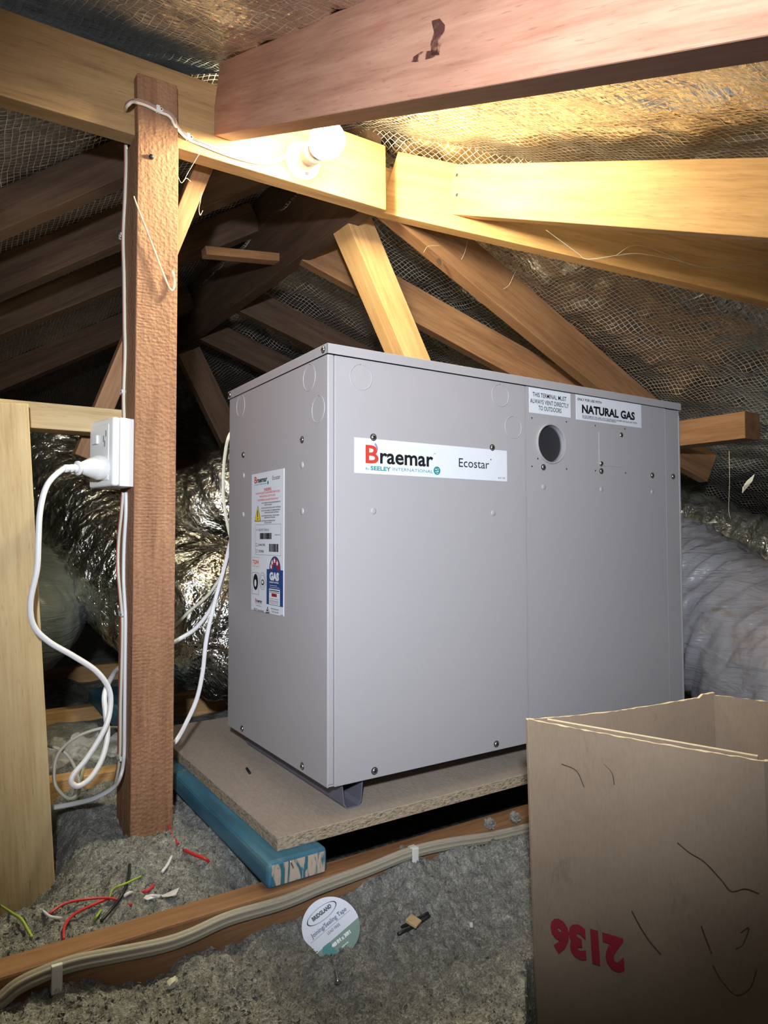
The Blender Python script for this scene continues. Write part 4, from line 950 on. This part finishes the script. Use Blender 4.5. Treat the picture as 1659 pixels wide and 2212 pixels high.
# disc debris on insulation: screw, chips, lens
P = G(730, 2122, dz=.004)
sc = empty('wood_screw', P, 'small zinc screw lying on the insulation near the lower edge', 'screw')
dv = (G(727, 2108, dz=.008) - P).normalized()
bm = bmesh.new(); lathe(bm, P, dv, [(0, -.001), (.0038, 0), (.0035, .0012), (.0016, .003)], 16); link('screw_head', new(bm), M['steel'], sc, smooth=True)
bm = bmesh.new(); pf = [(.0016, .003)]; 
for k in range(9): pf += [(.0021, .004 + k * .0018), (.0013, .0049 + k * .0018)]
pf += [(0, .022)]; lathe(bm, P, dv, pf, 14); link('screw_thread', new(bm), M['steel'], sc, smooth=True)
p = G(893, 1990, dz=.003); Mx = Matrix.Translation(p) @ Matrix.Rotation(.5, 4, 'Z') @ Matrix.Rotation(.3, 4, 'X')
bm = bmesh.new(); box(bm, -.008, .008, -.008, .008, -.002, .002, .0008, M=Mx); o = link('wood_chip', new(bm), M['stud']); tag(o, 'small square wood chip lying in the dark slot in the insulation', 'wood chip')
for pts_, l in (([(852, 2012), (880, 1996), (925, 1972)], 'dark stick in the slot in the insulation, lower right of the disc'), ([(860, 2018), (895, 2000), (928, 1978)], 'second dark stick beside the wood chip in the slot')):
    o = tube('stick', [G(u, v, dz=.002) for u, v in pts_], .0022, M['darksteel'], n=5, seg=7); tag(o, l, 'stick')
p = G(372, 2122, dz=.006); bm = bmesh.new(); bmesh.ops.create_icosphere(bm, subdivisions=2, radius=.006, matrix=Matrix.Translation(p))
for v in bm.verts: v.co += V((random.uniform(-1, 1), random.uniform(-1, 1), random.uniform(-1, 1))) * .0015
o = link('plaster_crumb', new(bm), M['leaf']); tag(o, 'pale plaster crumb on the insulation at lower left', 'crumb')
p = G(1018, 1998, dz=.004); bm = bmesh.new(); box(bm, -.004, .004, -.002, .002, -.0015, .0015, .0005, M=Matrix.Translation(p) @ Matrix.Rotation(.9, 4, 'Z')); o = link('plastic_bit', new(bm), M['white']); tag(o, 'tiny pale blue plastic bit on the insulation left of the cardboard box', 'plastic bit')
p = G(762, 1945, dz=.008); bm = bmesh.new()
for k in range(7):
    a = random.uniform(0, 6.28); v0 = p + V((math.cos(a), math.sin(a), random.uniform(0, 1))) * .004; v1 = p + V((random.uniform(-1, 1), random.uniform(-1, 1), random.uniform(.2, 1.4))) * .012
    sweep(bm, [v0, (v0 + v1) / 2 + V((0, 0, .002)), v1], circ(.0014, 5))
o = link('wood_splinter', new(bm), M['leaf']); tag(o, 'pale splintered wood sliver beside the top right of the round disc', 'splinter')
o = tube('black_scrap', [on(533, 1660, 'z', -.040), on(540, 1670, 'z', -.040)], .0022, M['black'], n=3); tag(o, 'tiny black scrap lying on the particle board left of the heater', 'scrap')
# nail in blue timber end
o = tube('bent_nail', [on(626, 1857, 'y', -.052), on(630, 1866, 'y', -.055), on(633, 1874, 'y', -.052)], .0010, M['steel'], n=4, seg=6); tag(o, 'short bright bent nail in the end of the blue timber', 'nail')
# crumpled plastic film
bm = bmesh.new(); n = 26; c0 = G(185, 1610, dz=.03); vv = {}
for i in range(n):
    for j_ in range(n):
        x = (i / (n - 1) - .5) * .20; y = (j_ / (n - 1) - .5) * .16
        z = .03 * float(vnoise(np.array([x]), np.array([y]), .04, 31)[0]) + .02 * float(vnoise(np.array([x]), np.array([y]), .015, 32)[0])
        gx, gy = c0.x + x, c0.y + y
        vv[i, j_] = bm.verts.new(gz(gx, gy, .006 + z))
for i in range(n - 1):
    for j_ in range(n - 1): bm.faces.new((vv[i, j_], vv[i + 1, j_], vv[i + 1, j_ + 1], vv[i, j_ + 1]))
o = link('plastic_film', new(bm), M['film']); tag(o, 'crumpled clear plastic film on the insulation behind the cable loops', 'plastic film')
# lint on joist/box
for u, v, l in ((1058, 1778, 'grey fluff lump on the near joist left of the cardboard box'), (1112, 1765, 'grey fluff lump on the near joist against the cardboard box')):
    p = on(u, v, 'z', -.088); bm = bmesh.new(); bmesh.ops.create_icosphere(bm, subdivisions=3, radius=.008, matrix=Matrix.Translation(p))
    for q_ in bm.verts: q_.co += V((random.uniform(-1, 1), random.uniform(-1, 1), random.uniform(-1, 1))) * .0022
    o = link('fluff_lump', new(bm), M['insul']); tag(o, l, 'fluff')
# dusty web marks hanging on the front of the cardboard
Pn = A + nn * .0075
dust = [((1213, 1650), (1245, 1665), (1262, 1700)), ((1305, 1650), (1322, 1670), (1327, 1695)), ((1463, 1820), (1490, 1842), (1522, 1862), (1558, 1900), (1580, 1925), (1610, 1920), (1640, 1930)),
        ((1365, 1968), (1385, 2005), (1405, 2035), (1428, 2062)), ((1540, 2085), (1560, 2120), (1590, 2150), (1620, 2135), (1635, 2095)), ((1590, 2050), (1605, 2040), (1618, 2005), (1600, 2015)), ((1515, 2000), (1530, 2040), (1538, 2060))]
for k, d_ in enumerate(dust):
    bm = bmesh.new(); sweep(bm, spline([onpn(u, v, Pn + lean * .5, nn) for u, v in d_], 6), circ(.0005, 5)); link('dust_strand', new(bm), M['darksteel'] if 0 else M['darkwood'], wf)
for o in bpy.data.objects:
    if o.type == 'EMPTY' and o.parent is None and not o.children: bpy.data.objects.remove(o)
